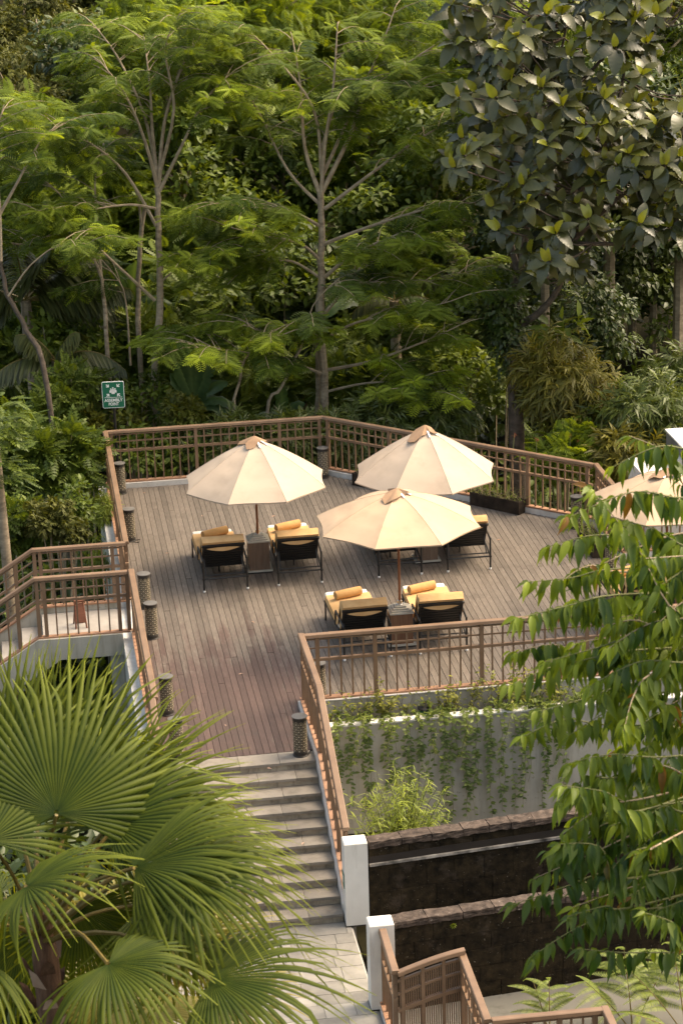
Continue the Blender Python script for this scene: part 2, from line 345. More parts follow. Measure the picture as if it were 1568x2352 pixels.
# ================================================================ LARGE STRUCTURE
def ground_z(x, y):
    x = np.asarray(x, float); y = np.asarray(y, float)
    z = np.full(np.broadcast(x, y).shape, -3.2)
    z = np.where(y < 23.5, -3.2 + (23.5 - y) * 0.50, z)
    t = np.clip((y - 46) / 10, 0, 1); z = z + t * 1.3
    t = np.clip(y - 57, 0, None); z = z + np.minimum(t * 0.40, 26)
    z = z + np.clip(x - 9.5, 0, 6) * 0.25 * np.clip((y - 40) / 6, 0, 1)
    z = z + 0.35 * np.sin(x * 0.7 + y * 0.31) * np.clip((y - 44) / 8, 0, 1)
    return z
gx = np.linspace(-70, 90, 161); gy = np.concatenate([np.linspace(4, 60, 113), np.linspace(61, 190, 66)])
X, Y = np.meshgrid(gx, gy); Z = ground_z(X, Y)
nx, ny = len(gx), len(gy)
idx = np.arange(nx * ny).reshape(ny, nx)
F = np.stack([idx[:-1, :-1], idx[:-1, 1:], idx[1:, 1:], idx[1:, :-1]], -1).reshape(-1, 4)
tag(put('hillside_terrain', np_mesh('terrain', np.stack([X, Y, Z], -1).reshape(-1, 3), F, M['earth'], smooth=True)),
    'dark leaf littered ground rising into a forested hillside', kind='structure')

# ---- timber deck
X0, XS = 1.505, 3.62                           # walkway edges
def deck_front(x): return 30.28 if x < XS else 31.86
def deck_back(x):
    if x < 5.45: return 42.56
    if x < 9.56: return 42.50 - (x - 5.45) * (42.50 - 38.62) / 4.10
    return 36.78
deck = thing('timber_deck', 'large weathered brown timber deck laid with long planks', None, (0, 0, 0), kind='structure')
plank_me = unit_box('plank', M['deck'])
PITCH_P, WID = 0.0945, 0.0882
boards = []
r = random.Random(3); x = X0 + PITCH_P / 2
while x < 13.6:
    y, ye = deck_front(x), deck_back(x) + 0.04
    first = True
    while y < ye - 0.05:
        L = r.uniform(2.6, 4.2) if not first else r.uniform(1.2, 4.0)
        first = False
        y2 = min(y + L, ye)
        if ye - y2 < 0.7: y2 = ye
        boards.append((x, y, y2)); y = y2
    x += PITCH_P
boards.sort(key=lambda b: (b[0] > 10.4, (b[1] + b[2]) / 2))
rest = MB()
for i, (x, y, y2) in enumerate(boards):
    dz = r.uniform(-0.0025, 0.0025); w = WID + r.uniform(-0.002, 0.001)
    if i < 300:
        put('plank', plank_me, deck, (x, (y + y2) / 2, -0.0125 + dz), scale=(w, y2 - y - 0.005, 0.025))
    else:
        rest.box((x, (y + y2) / 2, -0.0125 + dz), (w, y2 - y - 0.005, 0.025))
rest.build('plank', M['deck'], deck, kind='stuff')
jb = MB()
jb.prism([(1.42, 30.30), (XS - .01, 30.30), (XS - .01, 31.88), (13.7, 31.88), (13.7, 36.8), (9.6, 36.8), (9.6, 38.65), (5.46, 42.6), (1.42, 42.6)], -0.30, -0.032)
jb.build('deck_base', M['gap'], deck)

# ---- walls that carry the deck
w = MB()
w.bb(1.27, 1.40, 29.9, 42.85, -3.4, -0.02)
w.bb(1.40, 1.50, 29.9, 42.55, -0.30, 0.060)
tag(w.build('edge_wall', M['kerb']), 'long white painted edge wall along the left side of the deck', kind='structure')
w = MB()
w.bb(1.5, 5.47, 42.56, 42.75, -3.4, 0.095)
w.prism([(5.47, 42.52), (9.60, 38.60), (9.72, 38.73), (5.53, 42.75), (5.47, 42.75)], -3.4, 0.093)
w.bb(9.60, 9.74, 36.92, 38.58, -3.4, 0.095)
w.bb(9.60, 13.8, 36.79, 36.915, -3.4, 0.094)
tag(w.build('rear_kerb_wall', M['kerb']), 'low white kerb along the far edge of the deck', kind='structure')
w = MB()
w.bb(3.70, 13.8, 31.72, 31.85, -3.4, 0.085)
tag(w.build('rail_wall', M['plaster']), 'grey plaster wall under the front railing', kind='structure')
w = MB(); w.bb(3.66, 13.8, 31.705, 31.84, 0.087, 0.100)
tag(w.build('wall_capping', M['kerb']), 'thin pale capping strip on the grey wall under the front railing', kind='structure')
w = MB(); w.bb(3.80, 13.8, 31.18, 31.31, -3.4, -0.10)
tag(w.build('planter_wall', M['plaster']), 'tall grey plaster planter wall with trailing vines', kind='structure')
w = MB(); w.bb(3.80, 13.8, 31.165, 31.322, -0.098, -0.075)
tag(w.build('planter_coping', M['white']), 'white painted coping along the top of the planter wall', kind='structure')
w = MB(); w.bb(3.80, 13.8, 31.31, 31.72, -0.8, -0.26)
tag(w.build('planter_soil', M['earth']), 'dark soil in the wall planter', kind='structure')
# stair flank walls (prisms across x, outline in y-z)
def flank(name, label, x0, x1, pts, mat):
    n = len(pts)
    b = MB().add([(x0, y, z) for y, z in pts] + [(x1, y, z) for y, z in pts],
                 [tuple(range(n)), tuple(range(2 * n - 1, n - 1, -1))] + [(i, n + i, n + (i + 1) % n, (i + 1) % n) for i in range(n)])
    tag(b.build(name, mat), label, kind='structure')
SL = 0.12 / 0.268
flank('stair_side_wall', 'pale sloping kerb wall on the right of the stone stairs', 3.59, 3.76,
      [(31.85, -3.4), (27.62, -3.4), (27.62, -1.0), (29.94, 0.045), (31.85, 0.07)], M['kerb'])
flank('stair_side_wall', 'pale sloping kerb wall on the left of the stone stairs', 1.28, 1.50,
      [(29.89, -3.4), (27.0, -3.4), (27.0, -1.25), (29.89, 0.045)], M['kerb'])

# ---- stone stairs
st = thing('stone_stairs', 'flight of worn stone steps going down from the deck', None, (0, 0, 0), kind='structure')
tread_me = unit_box('tread', M['tread']); riser_me = unit_box('riser', M['riser'])
SX0, SX1 = 1.51, 3.585
for i in range(10):
    y_n = 29.94 - 0.268 * i; z = -0.12 * i
    back = y_n + (0.335 if i == 0 else 0.30)
    xs = [SX0]
    while xs[-1] < SX1 - 0.25: xs.append(min(xs[-1] + r.uniform(0.38, 0.66), SX1))
    xs[-1] = SX1
    if i == 0: xs = [SX0, 2.0, 2.55, 3.1, SX1]
    for a, b in zip(xs[:-1], xs[1:]):
        put('tread', tread_me, st, ((a + b) / 2, (y_n + back) / 2 - 0.012, z - 0.02 + r.uniform(-.0015, .0015)), scale=(b - a - 0.005, back - y_n + 0.012, 0.04))
    xs = [SX0]
    while xs[-1] < SX1 - 0.3: xs.append(min(xs[-1] + r.uniform(0.45, 0.7), SX1))
    xs[-1] = SX1
    for a, b in zip(xs[:-1], xs[1:]):
        put('riser', riser_me, st, ((a + b) / 2, y_n + 0.042 + r.uniform(-.003, .003), z - 0.04 - 0.045), scale=(b - a - 0.004, 0.06, 0.085))
b = MB()
for i in range(10): b.bb(SX0 + .01, SX1 - .01, 29.94 - 0.268 * i + 0.06, 30.30, -0.12 * (i + 1) - 0.1, -0.12 * i - 0.042)
b.build('stair_core', M['riser'], st)

# ---- lower landing
ld = thing('stone_landing', 'pale stone paved landing at the foot of the stairs', None, (0, 0, 0), kind='structure')
tile_me = unit_box('tile', M['tile'])
b = MB(); b.bb(0.6, 3.68, 19.5, 27.55, -3.3, -1.215); b.build('landing_bed', M['grout'], ld)
yy = 27.52; k = 0
while yy > 20.6:
    d = [0.30, 0.25, 0.31, 0.28, 0.33][k % 5]; k += 1
    xx = 0.7 - r.uniform(0, 0.3)
    while xx < 3.62:
        wd = r.uniform(0.36, 0.66); x2 = min(xx + wd, 3.66)
        if x2 - xx > 0.05:
            put('tile', tile_me, ld, ((xx + x2) / 2, yy - d / 2, -1.2115 + r.uniform(-.002, .002)), scale=(x2 - xx - 0.007, d - 0.007, 0.024))
        xx = x2
    yy -= d

# ---- white pillars
def pillar(label, x0, x1, y0, y1, z0, z1):
    o = thing('white_pillar', label, 'pillar', ((x0 + x1) / 2, (y0 + y1) / 2, z0))
    c = 0.012; w2, d2, h = (x1 - x0) / 2, (y1 - y0) / 2, z1 - z0
    m = MB().lathe([(1, 0), (1, h - c), (1 - c / w2, h)], 4)
    m.v = [(p[0] * w2 * 1.41421 * cos(pi / 4) - p[1] * w2 * 1.41421 * sin(pi / 4), p[0] * d2 * 1.41421 * sin(pi / 4) + p[1] * d2 * 1.41421 * cos(pi / 4), p[2]) for p in m.v]
    m.build('pillar_shaft', M['white'], o)
    MB().bb(-w2 - .004, w2 + .004, -d2 - .004, d2 + .004, 0, .018).build('pillar_foot', M['gap'], o)
    return o
p1 = pillar('square white pillar at the foot of the stairs ending the stair railing', 3.60, 3.90, 27.37, 27.62, -1.2, -0.03)
pl = MB().bb(-.158, -.151, -.07, .09, .52, .72).build('exit_plate', M['sgreen'], p1)
MB().bb(-.159, -.158, -.035, -.01, .55, .69).bb(-.159, -.158, .0, .06, .57, .67).build('plate_mark', M['swhite'], p1)
p2 = pillar('square white pillar nearest the camera with a railing running out of its front', 3.59, 3.89, 25.25, 25.50, -1.2, -0.06)

# ---- black mossy retaining walls
def block_wall(name, label, x0, x1, y0, sl, z0, z1, cop, thick=0.16, step=False):
    ang = math.atan(sl)
    o = thing(name, label, 'wall', (x0, y0, z0), ang)
    L = (x1 - x0) / cos(ang); h = z1 - z0 - cop
    rows = 5; rh = h / rows
    bm = unit_box('block', M['mossy']); cm = [rough_block(s) for s in range(3)]
    for j in range(rows):
        x = -r.uniform(0, 0.4) if j else 0
        x = 0 - (0.22 if j % 2 else 0)
        while x < L:
            wd = r.uniform(0.36, 0.56); a, b_ = max(x, 0), min(x + wd, L)
            if b_ - a > 0.04:
                put('block', bm, o, ((a + b_) / 2, thick / 2 + r.uniform(-.006, .004), rh * (j + .5)), scale=(b_ - a - .006, thick, rh - .006))
            x += wd
    x = 0
    while x < L:
        wd = r.uniform(0.28, 0.46); b_ = min(x + wd, L)
        put('coping_stone', cm[r.randrange(3)], o, ((x + b_) / 2, thick / 2 - .005, h + cop / 2 + r.uniform(-.006, .006)), rot=(0, r.uniform(-.02, .02), 0), scale=(b_ - x - .008, thick + .05 + r.uniform(-.015, .015), cop))
        x = b_
    MB().bb(.01, L - .01, .03, thick - .02, -1.8, h).build('wall_core', M['mossy'], o)
    return o
def rough_block(seed):
    rr = np.random.default_rng(seed); n = 6
    V = []; Fq = []
    me = MB()
    g = np.linspace(-.5, .5, n)
    def face(fn):
        base = len(me.v)
        for a in g:
            for c in g: me.v.append(tuple(float(q) for q in fn(a, c)))
        for i in range(n - 1):
            for j in range(n - 1): me.f.append((base + i * n + j, base + i * n + j + 1, base + (i + 1) * n + j + 1, base + (i + 1) * n + j))
    face(lambda a, c: (a, c, .5)); face(lambda a, c: (a, -.5, c)); face(lambda a, c: (a, .5, c))
    face(lambda a, c: (-.5, a, c)); face(lambda a, c: (.5, a, c))
    out = []
    for p in me.v:
        h = np.sin(np.dot(p, (12.9, 78.2, 37.7)) * 3 + seed) * 43758.5; f = h - np.floor(h)
        out.append((p[0], p[1] * (1 + .10 * (f - .5)), p[2] * (1 + .28 * (f - .6))))
    me.v = out
    return me.mesh('coping_stone', M['coping'])
w1 = block_wall('retaining_wall', 'upper black mossy block wall with rough coping and a pale ledge', 3.93, 11.5, 27.47, 0.112, -1.75, -0.07, 0.10)
MB().bb(0, 7.5, -.035, .0, 1.34, 1.375).build('ledge', M['ledge'], w1)
MB().bb(0, 7.5, -.006, .0, 1.376, 1.47).build('painted_shade_strip', M['gap'], w1)  # near-black strip on the face, painting in the shade above the ledge
w2 = block_wall('retaining_wall', 'lower black mossy block wall behind the white pillar nearest the camera', 3.90, 11.5, 25.33, 0.112, -1.30, -0.07, 0.09)
b = MB().prism([(3.70, 21), (13, 20.4), (13, 26.4), (3.70, 25.4)], -3.3, -1.28)
tag(b.build('lower_slab', M['slab']), 'plain grey concrete slab below the black walls', kind='structure')
b = MB().prism([(3.9, 25.4), (12, 26.3), (12, 31.2), (3.77, 31.2)], -3.3, -1.78)
tag(b.build('planting_bed', M['earth']), 'dark earth bed between the black wall and the planter wall', kind='structure')

# ---- railings
HANDRAIL = [(-.052, -.022), (-.044, .018), (-.034, .026), (.034, .026), (.044, .018), (.052, -.022)]
def rect(w, h): return [(-w / 2, -h / 2), (-w / 2, h / 2), (w / 2, h / 2), (w / 2, -h / 2)]
def railing(label, P, Q, zP=0.0, zQ=0.0, posts=(), dz=0.0, e0=0.05, e1=0.05, pitch=0.155, plate=True, top=1.075, hs=(0.125, 0.705, 0.88, 1.015), post_w=0.058, group='brown railings around the deck', bal=True, bw=0.024):
    """P, Q plan points; zP, zQ deck level at the ends; posts = distances along the run"""
    root = thing('railing', label, 'railing', (P[0], P[1], zP), 0.0, group)
    d = Vector((Q[0] - P[0], Q[1] - P[1])); L = d.length; u = d / L; ang = math.atan2(u.y, u.x); g = (zQ - zP) / L
    def pt(s, h): return (u.x * s, u.y * s, g * s + h + dz)
    MB().sweep(HANDRAIL, pt(-e0, top), pt(L + e1, top)).build('handrail', M['rail'], root)
    MB().sweep(rect(.055, .040), pt(0, hs[1]), pt(L, hs[1])).build('mid_rail', M['rail'], root)
    for h in hs[2:]: MB().sweep(rect(.022, .022), pt(0, h), pt(L, h)).build('cross_bar', M['rail'], root)
    if plate: MB().sweep(rect(.105, .026), pt(-e0 * .6, hs[0] - .013), pt(L + e1 * .6, hs[0] - .013)).build('base_plate', M['plate'], root)
    um = unit_box('baluster', M['rail']); up = unit_box('post', M['rail'])
    for s in posts:
        z0, z1 = hs[0], top - .02
        put('post', up, root, pt(s, (z0 + z1) / 2), rot=(0, 0, ang), scale=(post_w, post_w, z1 - z0))
    if not bal: return root
    edges = sorted(posts) if len(posts) > 1 else [0, L]
    for a, b_ in zip(edges[:-1], edges[1:]):
        n = max(1, round((b_ - a) / pitch))
        for k in range(1, n):
            s = a + (b_ - a) * k / n
            put('baluster', um, root, pt(s, (hs[0] + hs[3]) / 2), rot=(0, 0, ang), scale=(bw, bw, hs[3] - hs[0]))
    return root
def spaced(L, first, step, last=None):
    out = [first]
    while out[-1] + step < L - 0.3: out.append(out[-1] + step)
    if last is not None: out.append(last)
    return out
XL = 1.455
L = 5.46 - XL
railing('brown lattice railing along the far left edge in front of the sign pole', (XL, 42.655), (5.46, 42.655), posts=[.10, 1.65, 3.20, L - .06], e0=.052, e1=.03)
D2 = math.dist((5.50, 42.62), (9.60, 38.66))
railing('brown lattice railing on the far right diagonal edge behind the planter boxes', (5.50, 42.62), (9.60, 38.66), posts=[.07, 1.45, 2.95, 4.40, D2 - .10], dz=.003, e0=.02, e1=.03)
railing('short brown railing returning toward the camera beside the partly hidden umbrella', (9.655, 38.60), (9.655, 36.90), posts=[.06, 1.0, 1.64], dz=.006, e0=.06, e1=.05)
railing('brown railing in front of the pale flat roofed building at the right edge', (9.655, 36.85), (13.7, 36.85), posts=[.06, 1.6, 3.1, 4.0], dz=.001, e0=.0)
railing('brown left edge railing from the far corner to the walkway opening', (XL, 42.60), (XL, 36.42), posts=[.12, 1.6, 3.1, 4.6, 6.10], dz=.004, e0=.0, e1=.03)
railing('brown left edge railing from the walkway down to the stairs', (XL, 35.05), (XL, 29.96), posts=[.10, 1.6, 3.1, 4.6, 5.03], dz=.005, e0=.055, e1=.0)
railing('brown lattice front railing standing on the grey wall before the nearest loungers', (3.70, 31.80), (13.7, 31.80), posts=[.19, 1.02, 2.57, 4.12, 5.67, 7.2, 8.7], dz=.002, e0=.06)
railing('short level brown railing at the top right of the stairs', (3.668, 31.80), (3.668, 29.94), posts=[.06, .95, 1.80], dz=.0055, e0=.055, e1=.0)
railing('long sloping brown railing down the right side of the stone stairs', (3.668, 29.94), (3.668, 27.64), 0.0, -0.448 * 2.30, posts=[.02, .80, 1.60, 2.22], dz=.0045, e0=.0, e1=.0)
railing('sloping brown railing down the left side of the stone stairs behind the palm', (1.42, 29.95), (1.42, 27.2), 0.0, -0.448 * 2.75, posts=[.02, 0.95, 1.85, 2.68], dz=.0035, e0=.0, e1=.02)
BR = 'brown railings of the side walkway'
railing('level brown railing on the far side of the side walkway', (-0.03, 36.40), (1.40, 36.40), posts=[.03, .12, 1.26, 1.40], dz=.0015, e0=.0, e1=.05, group=BR)
railing('level brown railing on the near side of the side walkway', (-0.03, 35.05), (1.40, 35.05), posts=[.03, .14, 1.27, 1.41], dz=.0025, e0=.0, e1=-.006, group=BR)
railing('sloping brown railing on the far side of the walkway steps at the left edge', (-0.03, 36.40), (-1.9, 36.40), 0, -0.62 * 1.87, posts=[.28, 1.4, 1.85], dz=.0015, e0=.0, group=BR)
railing('sloping brown railing on the near side of the walkway steps at the left edge', (-0.03, 35.05), (-1.9, 35.05), 0, -0.62 * 1.87, posts=[.28, 1.4, 1.85], dz=.0025, e0=.0, group=BR)
# lower landing railings
LG = 'brown railings of the lower landing'
railing('short brown railing leaving the front of the white pillar nearest the camera', (3.745, 25.24), (3.745, 24.34), -1.2, -1.25, posts=[.05, .86], e0=.0, e1=.03, group=LG, dz=.002)
railing('broad topped brown railing running toward the camera from the arched railing', (4.53, 24.36), (4.55, 23.02), -1.13, -1.21, posts=[.06, .7, 1.28], e0=.03, e1=.04, group=LG, dz=.004, top=1.08)
railing('brown railing along the bottom edge of the picture over the grey slab', (4.56, 23.0), (5.86, 23.0), -1.21, -1.22, posts=[.14, .46, .8, 1.2], e0=-.04, e1=.04, group=LG, dz=.001)
railing('last brown railing at the bottom right corner turning toward the camera', (5.88, 22.99), (5.90, 21.6), -1.22, -1.30, posts=[.06, .7, 1.3], e0=.05, group=LG, dz=.004)
# the arched cross railing with closely set slats
ar = thing('railing', 'arched brown railing with closely set thin slats near the bottom edge', 'railing', (3.77, 24.32, -1.2), 0, LG)
def arch(t): return 0.79 * t, 0.02 * t, -0.03 + 0.20 * (.55 * t + .45 * sin(t * pi * 0.52))
NA = 10
for nm, h, pr in (('handrail', 1.04, HANDRAIL), ('cross_bar', .94, rect(.03, .03)), ('cross_bar', .77, rect(.03, .03)), ('mid_rail', .56, rect(.055, .045))):
    m = MB()
    for k in range(NA):
        a, b_ = arch(k / NA), arch((k + 1) / NA)
        m.sweep(pr, (a[0], a[1], a[2] + h), (b_[0], b_[1], b_[2] + h))
    m.build(nm, M['rail'], ar)
slat_me = unit_box('slat', M['rail']); post_me = unit_box('post', M['rail'])
for k in range(4):
    a = arch([.07, .37, .68, .95][k]); put('post', post_me, ar, (a[0], a[1], a[2] + .52), scale=(.042, .045, 1.04))
for k in range(1, 30):
    a = arch(k / 30); put('slat', slat_me, ar, (a[0], a[1] + .012, a[2] + .46), scale=(.0135, .02, .94))
# terracotta kerb under the pillar railing
b = MB().bb(3.69, 3.80, 22.6, 25.24, -1.6, -1.17); tag(b.build('landing_kerb', M['kerb']), 'pale kerb edging the lower landing beneath the railing', kind='structure')

# ---- side walkway and its steps on the left
b = MB().bb(-0.03 + .08, 1.27, 35.06, 36.36, -0.26, -0.002)
for k in range(8): b.bb(-0.28 - .33 * k, .045 - .33 * k, 35.06, 36.36, -0.55 - .205 * (k), -0.207 - .205 * k)
tag(b.build('side_walkway', M['concrete']), 'pale concrete side walkway with steps going down to the left', kind='structure')
def flank_y(name, label, y0, y1, pts, mat):
    n = len(pts)
    b = MB().add([(x, y0, z) for x, z in pts] + [(x, y1, z) for x, z in pts],
                 [tuple(range(n - 1, -1, -1)), tuple(range(n, 2 * n))] + [(i, (i + 1) % n, n + (i + 1) % n, n + i) for i in range(n)])
    tag(b.build(name, mat), label, kind='structure')
out = [(1.268, -.245), (1.268, .105), (-.03, .105), (-2.6, -1.50), (-2.6, -2.0), (.30, -.245)]
flank_y('walkway_beam', 'pale plaster beam below the near railing of the side walkway', 34.95, 35.055, out, M['plaster'])
flank_y('walkway_beam', 'pale plaster beam behind the far railing of the side walkway', 36.37, 36.47, out, M['plaster'])
b = MB().bb(1.06, 1.262, 34.99, 35.22, -3.4, -.25).bb(1.06, 1.262, 36.2, 36.42, -3.4, -.27)
tag(b.build('walkway_column', M['plaster']), 'grey columns holding up the side walkway', kind='structure')

# ---- flat roofed building at the right edge
bd = thing('flat_roofed_building', 'small pale building with a white parapet behind the right railing', 'building', (10.33, 37.25, -3.2))
MB().bb(0, 5, 0, 1.78, 0, 3.95).build('wall', M['white'], bd)
MB().bb(.0, .42, 0, 1.80, 3.952, 4.22).bb(.42, 5, 1.52, 1.80, 3.952, 4.218).bb(.42, 5, 0, .2, 3.952, 4.216).build('parapet', M['white'], bd)
MB().bb(.42, 5, .2, 1.52, 3.952, 3.98).build('roof', M['concrete'], bd)
MB().bb(.9, 3.5, 1.3, 2.6, 3.99, 4.42).build('roof_box', M['slab'], bd)
MB().bb(.88, 3.52, 1.28, 2.62, 4.422, 4.45).build('roof_lid', M['white'], bd)

# ================================================================ OBJECTS ON THE DECK
# ---- lattice bollard lamps
def bollard_meshes():
    rr, H = 0.098, 0.59
    body = MB().lathe([(rr - .006, .05), (rr - .006, H - .035)], 28).mesh('lamp_tube', M['lamp'], True)
    base = MB().lathe([(rr + .010, 0), (rr + .010, .012), (rr, .018), (rr, .062), (rr - .004, .064)], 28).mesh('lamp_base', M['lamp'], True)
    cap = MB().lathe([(rr - .002, H - .075), (rr - .002, H - .026), (rr + .006, H - .022), (rr + .012, H - .016), (rr + .010, H - .008), (.03, H), (.001, H + .001)], 28)
    capm = cap.mesh('lamp_cap', M['lampcap'], True)
    capm.materials.append(M['lamp'])
    for p in capm.polygons:
        if p.center.z < H - .024: p.material_index = 1
    lat = MB(); dot = MB()
    nc, nr = 9, 12; z0, z1 = .075, H - .085; rh = (z1 - z0) / nr
    def P(a, z, q): return (q * cos(a), q * sin(a), z)
    for j in range(nr):
        for i in range(nc):
            ca = 2 * pi * (i + .5 * (j % 2)) / nc; hw = pi / nc
            zb = z0 + j * rh
            for sc_, wd in ((1.0, .0062), (.60, .0052)):
                pts = [(ca + hw * sc_ * cos(t), zb + rh * 1.45 * sc_ * sin(t)) for t in np.linspace(0, pi, 7)]
                for (a0, za), (a1, zb_) in zip(pts[:-1], pts[1:]):
                    q = rr - .001
                    lat.add([P(a0, za, q), P(a1, zb_, q), P(a1, zb_ - wd * 1.4, q), P(a0, za - wd * 1.4, q)], [(0, 1, 2, 3)])
            q = rr + .0004; s = .0085; sa = s / rr; zc = zb + rh * .36
            dot.add([P(ca - sa, zc, q), P(ca, zc + s, q), P(ca + sa, zc, q), P(ca, zc - s, q)], [(0, 1, 2, 3)])
    return body, base, capm, lat.mesh('lattice', M['lattice']), dot.mesh('light_hole', M['lampdot'])
BM_ = bollard_meshes()
def make_bollard(loc, label):
    o = thing('bollard_lamp', label, 'bollard lamp', loc, r.uniform(0, 1), 'lattice bollard lamps round the deck')
    put('lamp_tube', BM_[0], o); put('lamp_base', BM_[1], o); put('lamp_cap', BM_[2], o)
    put('lattice', BM_[3], o, kind='stuff'); put('light_hole', BM_[4], o, kind='stuff')
    return o
for x, y, lab in [
    (5.41, 42.36, 'dark lattice bollard lamp at the bend of the far railing'),
    (1.66, 42.30, 'dark lattice bollard lamp in the far left corner of the deck by the sign pole'),
    (1.665, 39.62, 'dark lattice bollard lamp on the left edge just beyond the walkway opening'),
    (1.70, 36.30, 'dark lattice bollard lamp at the near corner of the walkway opening'),
    (1.715, 34.95, 'dark lattice bollard lamp on the left edge opposite the side walkway'),
    (1.72, 31.95, 'dark lattice bollard lamp on the left edge next to the palm tips'),
    (1.74, 30.4, 'dark lattice bollard lamp mostly hidden behind the palm leaves by the stairs'),
    (3.41, 30.14, 'dark lattice bollard lamp at the top of the stairs on their right side'),
    (6.95, 40.92, 'dark lattice bollard lamp peeping out under the rear umbrella beside the planter box'),
    (9.28, 38.52, 'dark lattice bollard lamp at the right corner of the far railing'),
    (9.33, 36.32, 'dark lattice bollard lamp at the right edge half hidden by green leaves'),
    (3.92, 31.98, 'dark lattice bollard lamp behind the left end of the front railing')]:
    make_bollard((x, y, 0), lab)
# loose cable by one lamp
tag(MB().tube([(1.70, 39.50, .012), (1.80, 39.44, .012), (1.83, 39.55, .03), (1.76, 39.58, .012), (1.72, 39.60, .012)], .006, 5).build('cable', M['lamp']), 'thin black cable looped at the foot of a left edge bollard', 'cable')
lf_me = MB().add([(0, 0, .004), (.03, .014, .014), (.07, .010, .008), (.085, 0, .003), (.07, -.010, .012), (.03, -.014, .010)], [(0, 1, 2, 3), (0, 3, 4, 5)]).mesh('fallen_leaf', M['dry'])
for i, (x, y, z) in enumerate([(2.05, 42.2, 0), (2.5, 31.3, 0), (2.95, 33.2, 0), (3.3, 35.3, 0), (4.2, 40.3, 0), (8.3, 36.9, 0), (7.4, 33.1, 0), (2.9, 29.80, 0), (3.2, 28.6, -.60), (2.7, 27.1, -1.2), (3.3, 26.2, -1.2), (2.2, 38.8, 0), (3.0, 40.6, 0), (7.9, 38.2, 0)]):
    tag(put('fallen_leaf', lf_me, None, (x, y, z + .003), rot=(0, 0, i * 1.7), scale=[.8 + .08 * (i % 5)] * 3), 'small dry pale leaf lying ' + ('near the far left kerb', 'just inside the near end of the front railing', 'on the reddish boards of the walkway', 'on the deck left of the loungers nearest the front railing', 'on the open deck beside the left umbrella', 'on the deck right of the peach umbrella', 'on the deck behind the front railing by the leaves', 'on the top stone step', 'on a middle stone step near the railing', 'on the paving below the stairs', 'on the paving beside the two white pillars', 'on the deck near the second left bollard', 'on the deck left of the left umbrella', 'on the deck below the planter box in full view')[i], 'leaf', 'fallen dry leaves')
tag(MB().tube([(3.50, 30.10, .012), (3.55, 30.20, .02), (3.57, 30.16, .05)], .010, 5).build('cable', M['lamp']), 'short black cable beside the bollard at the top of the stairs', 'cable')

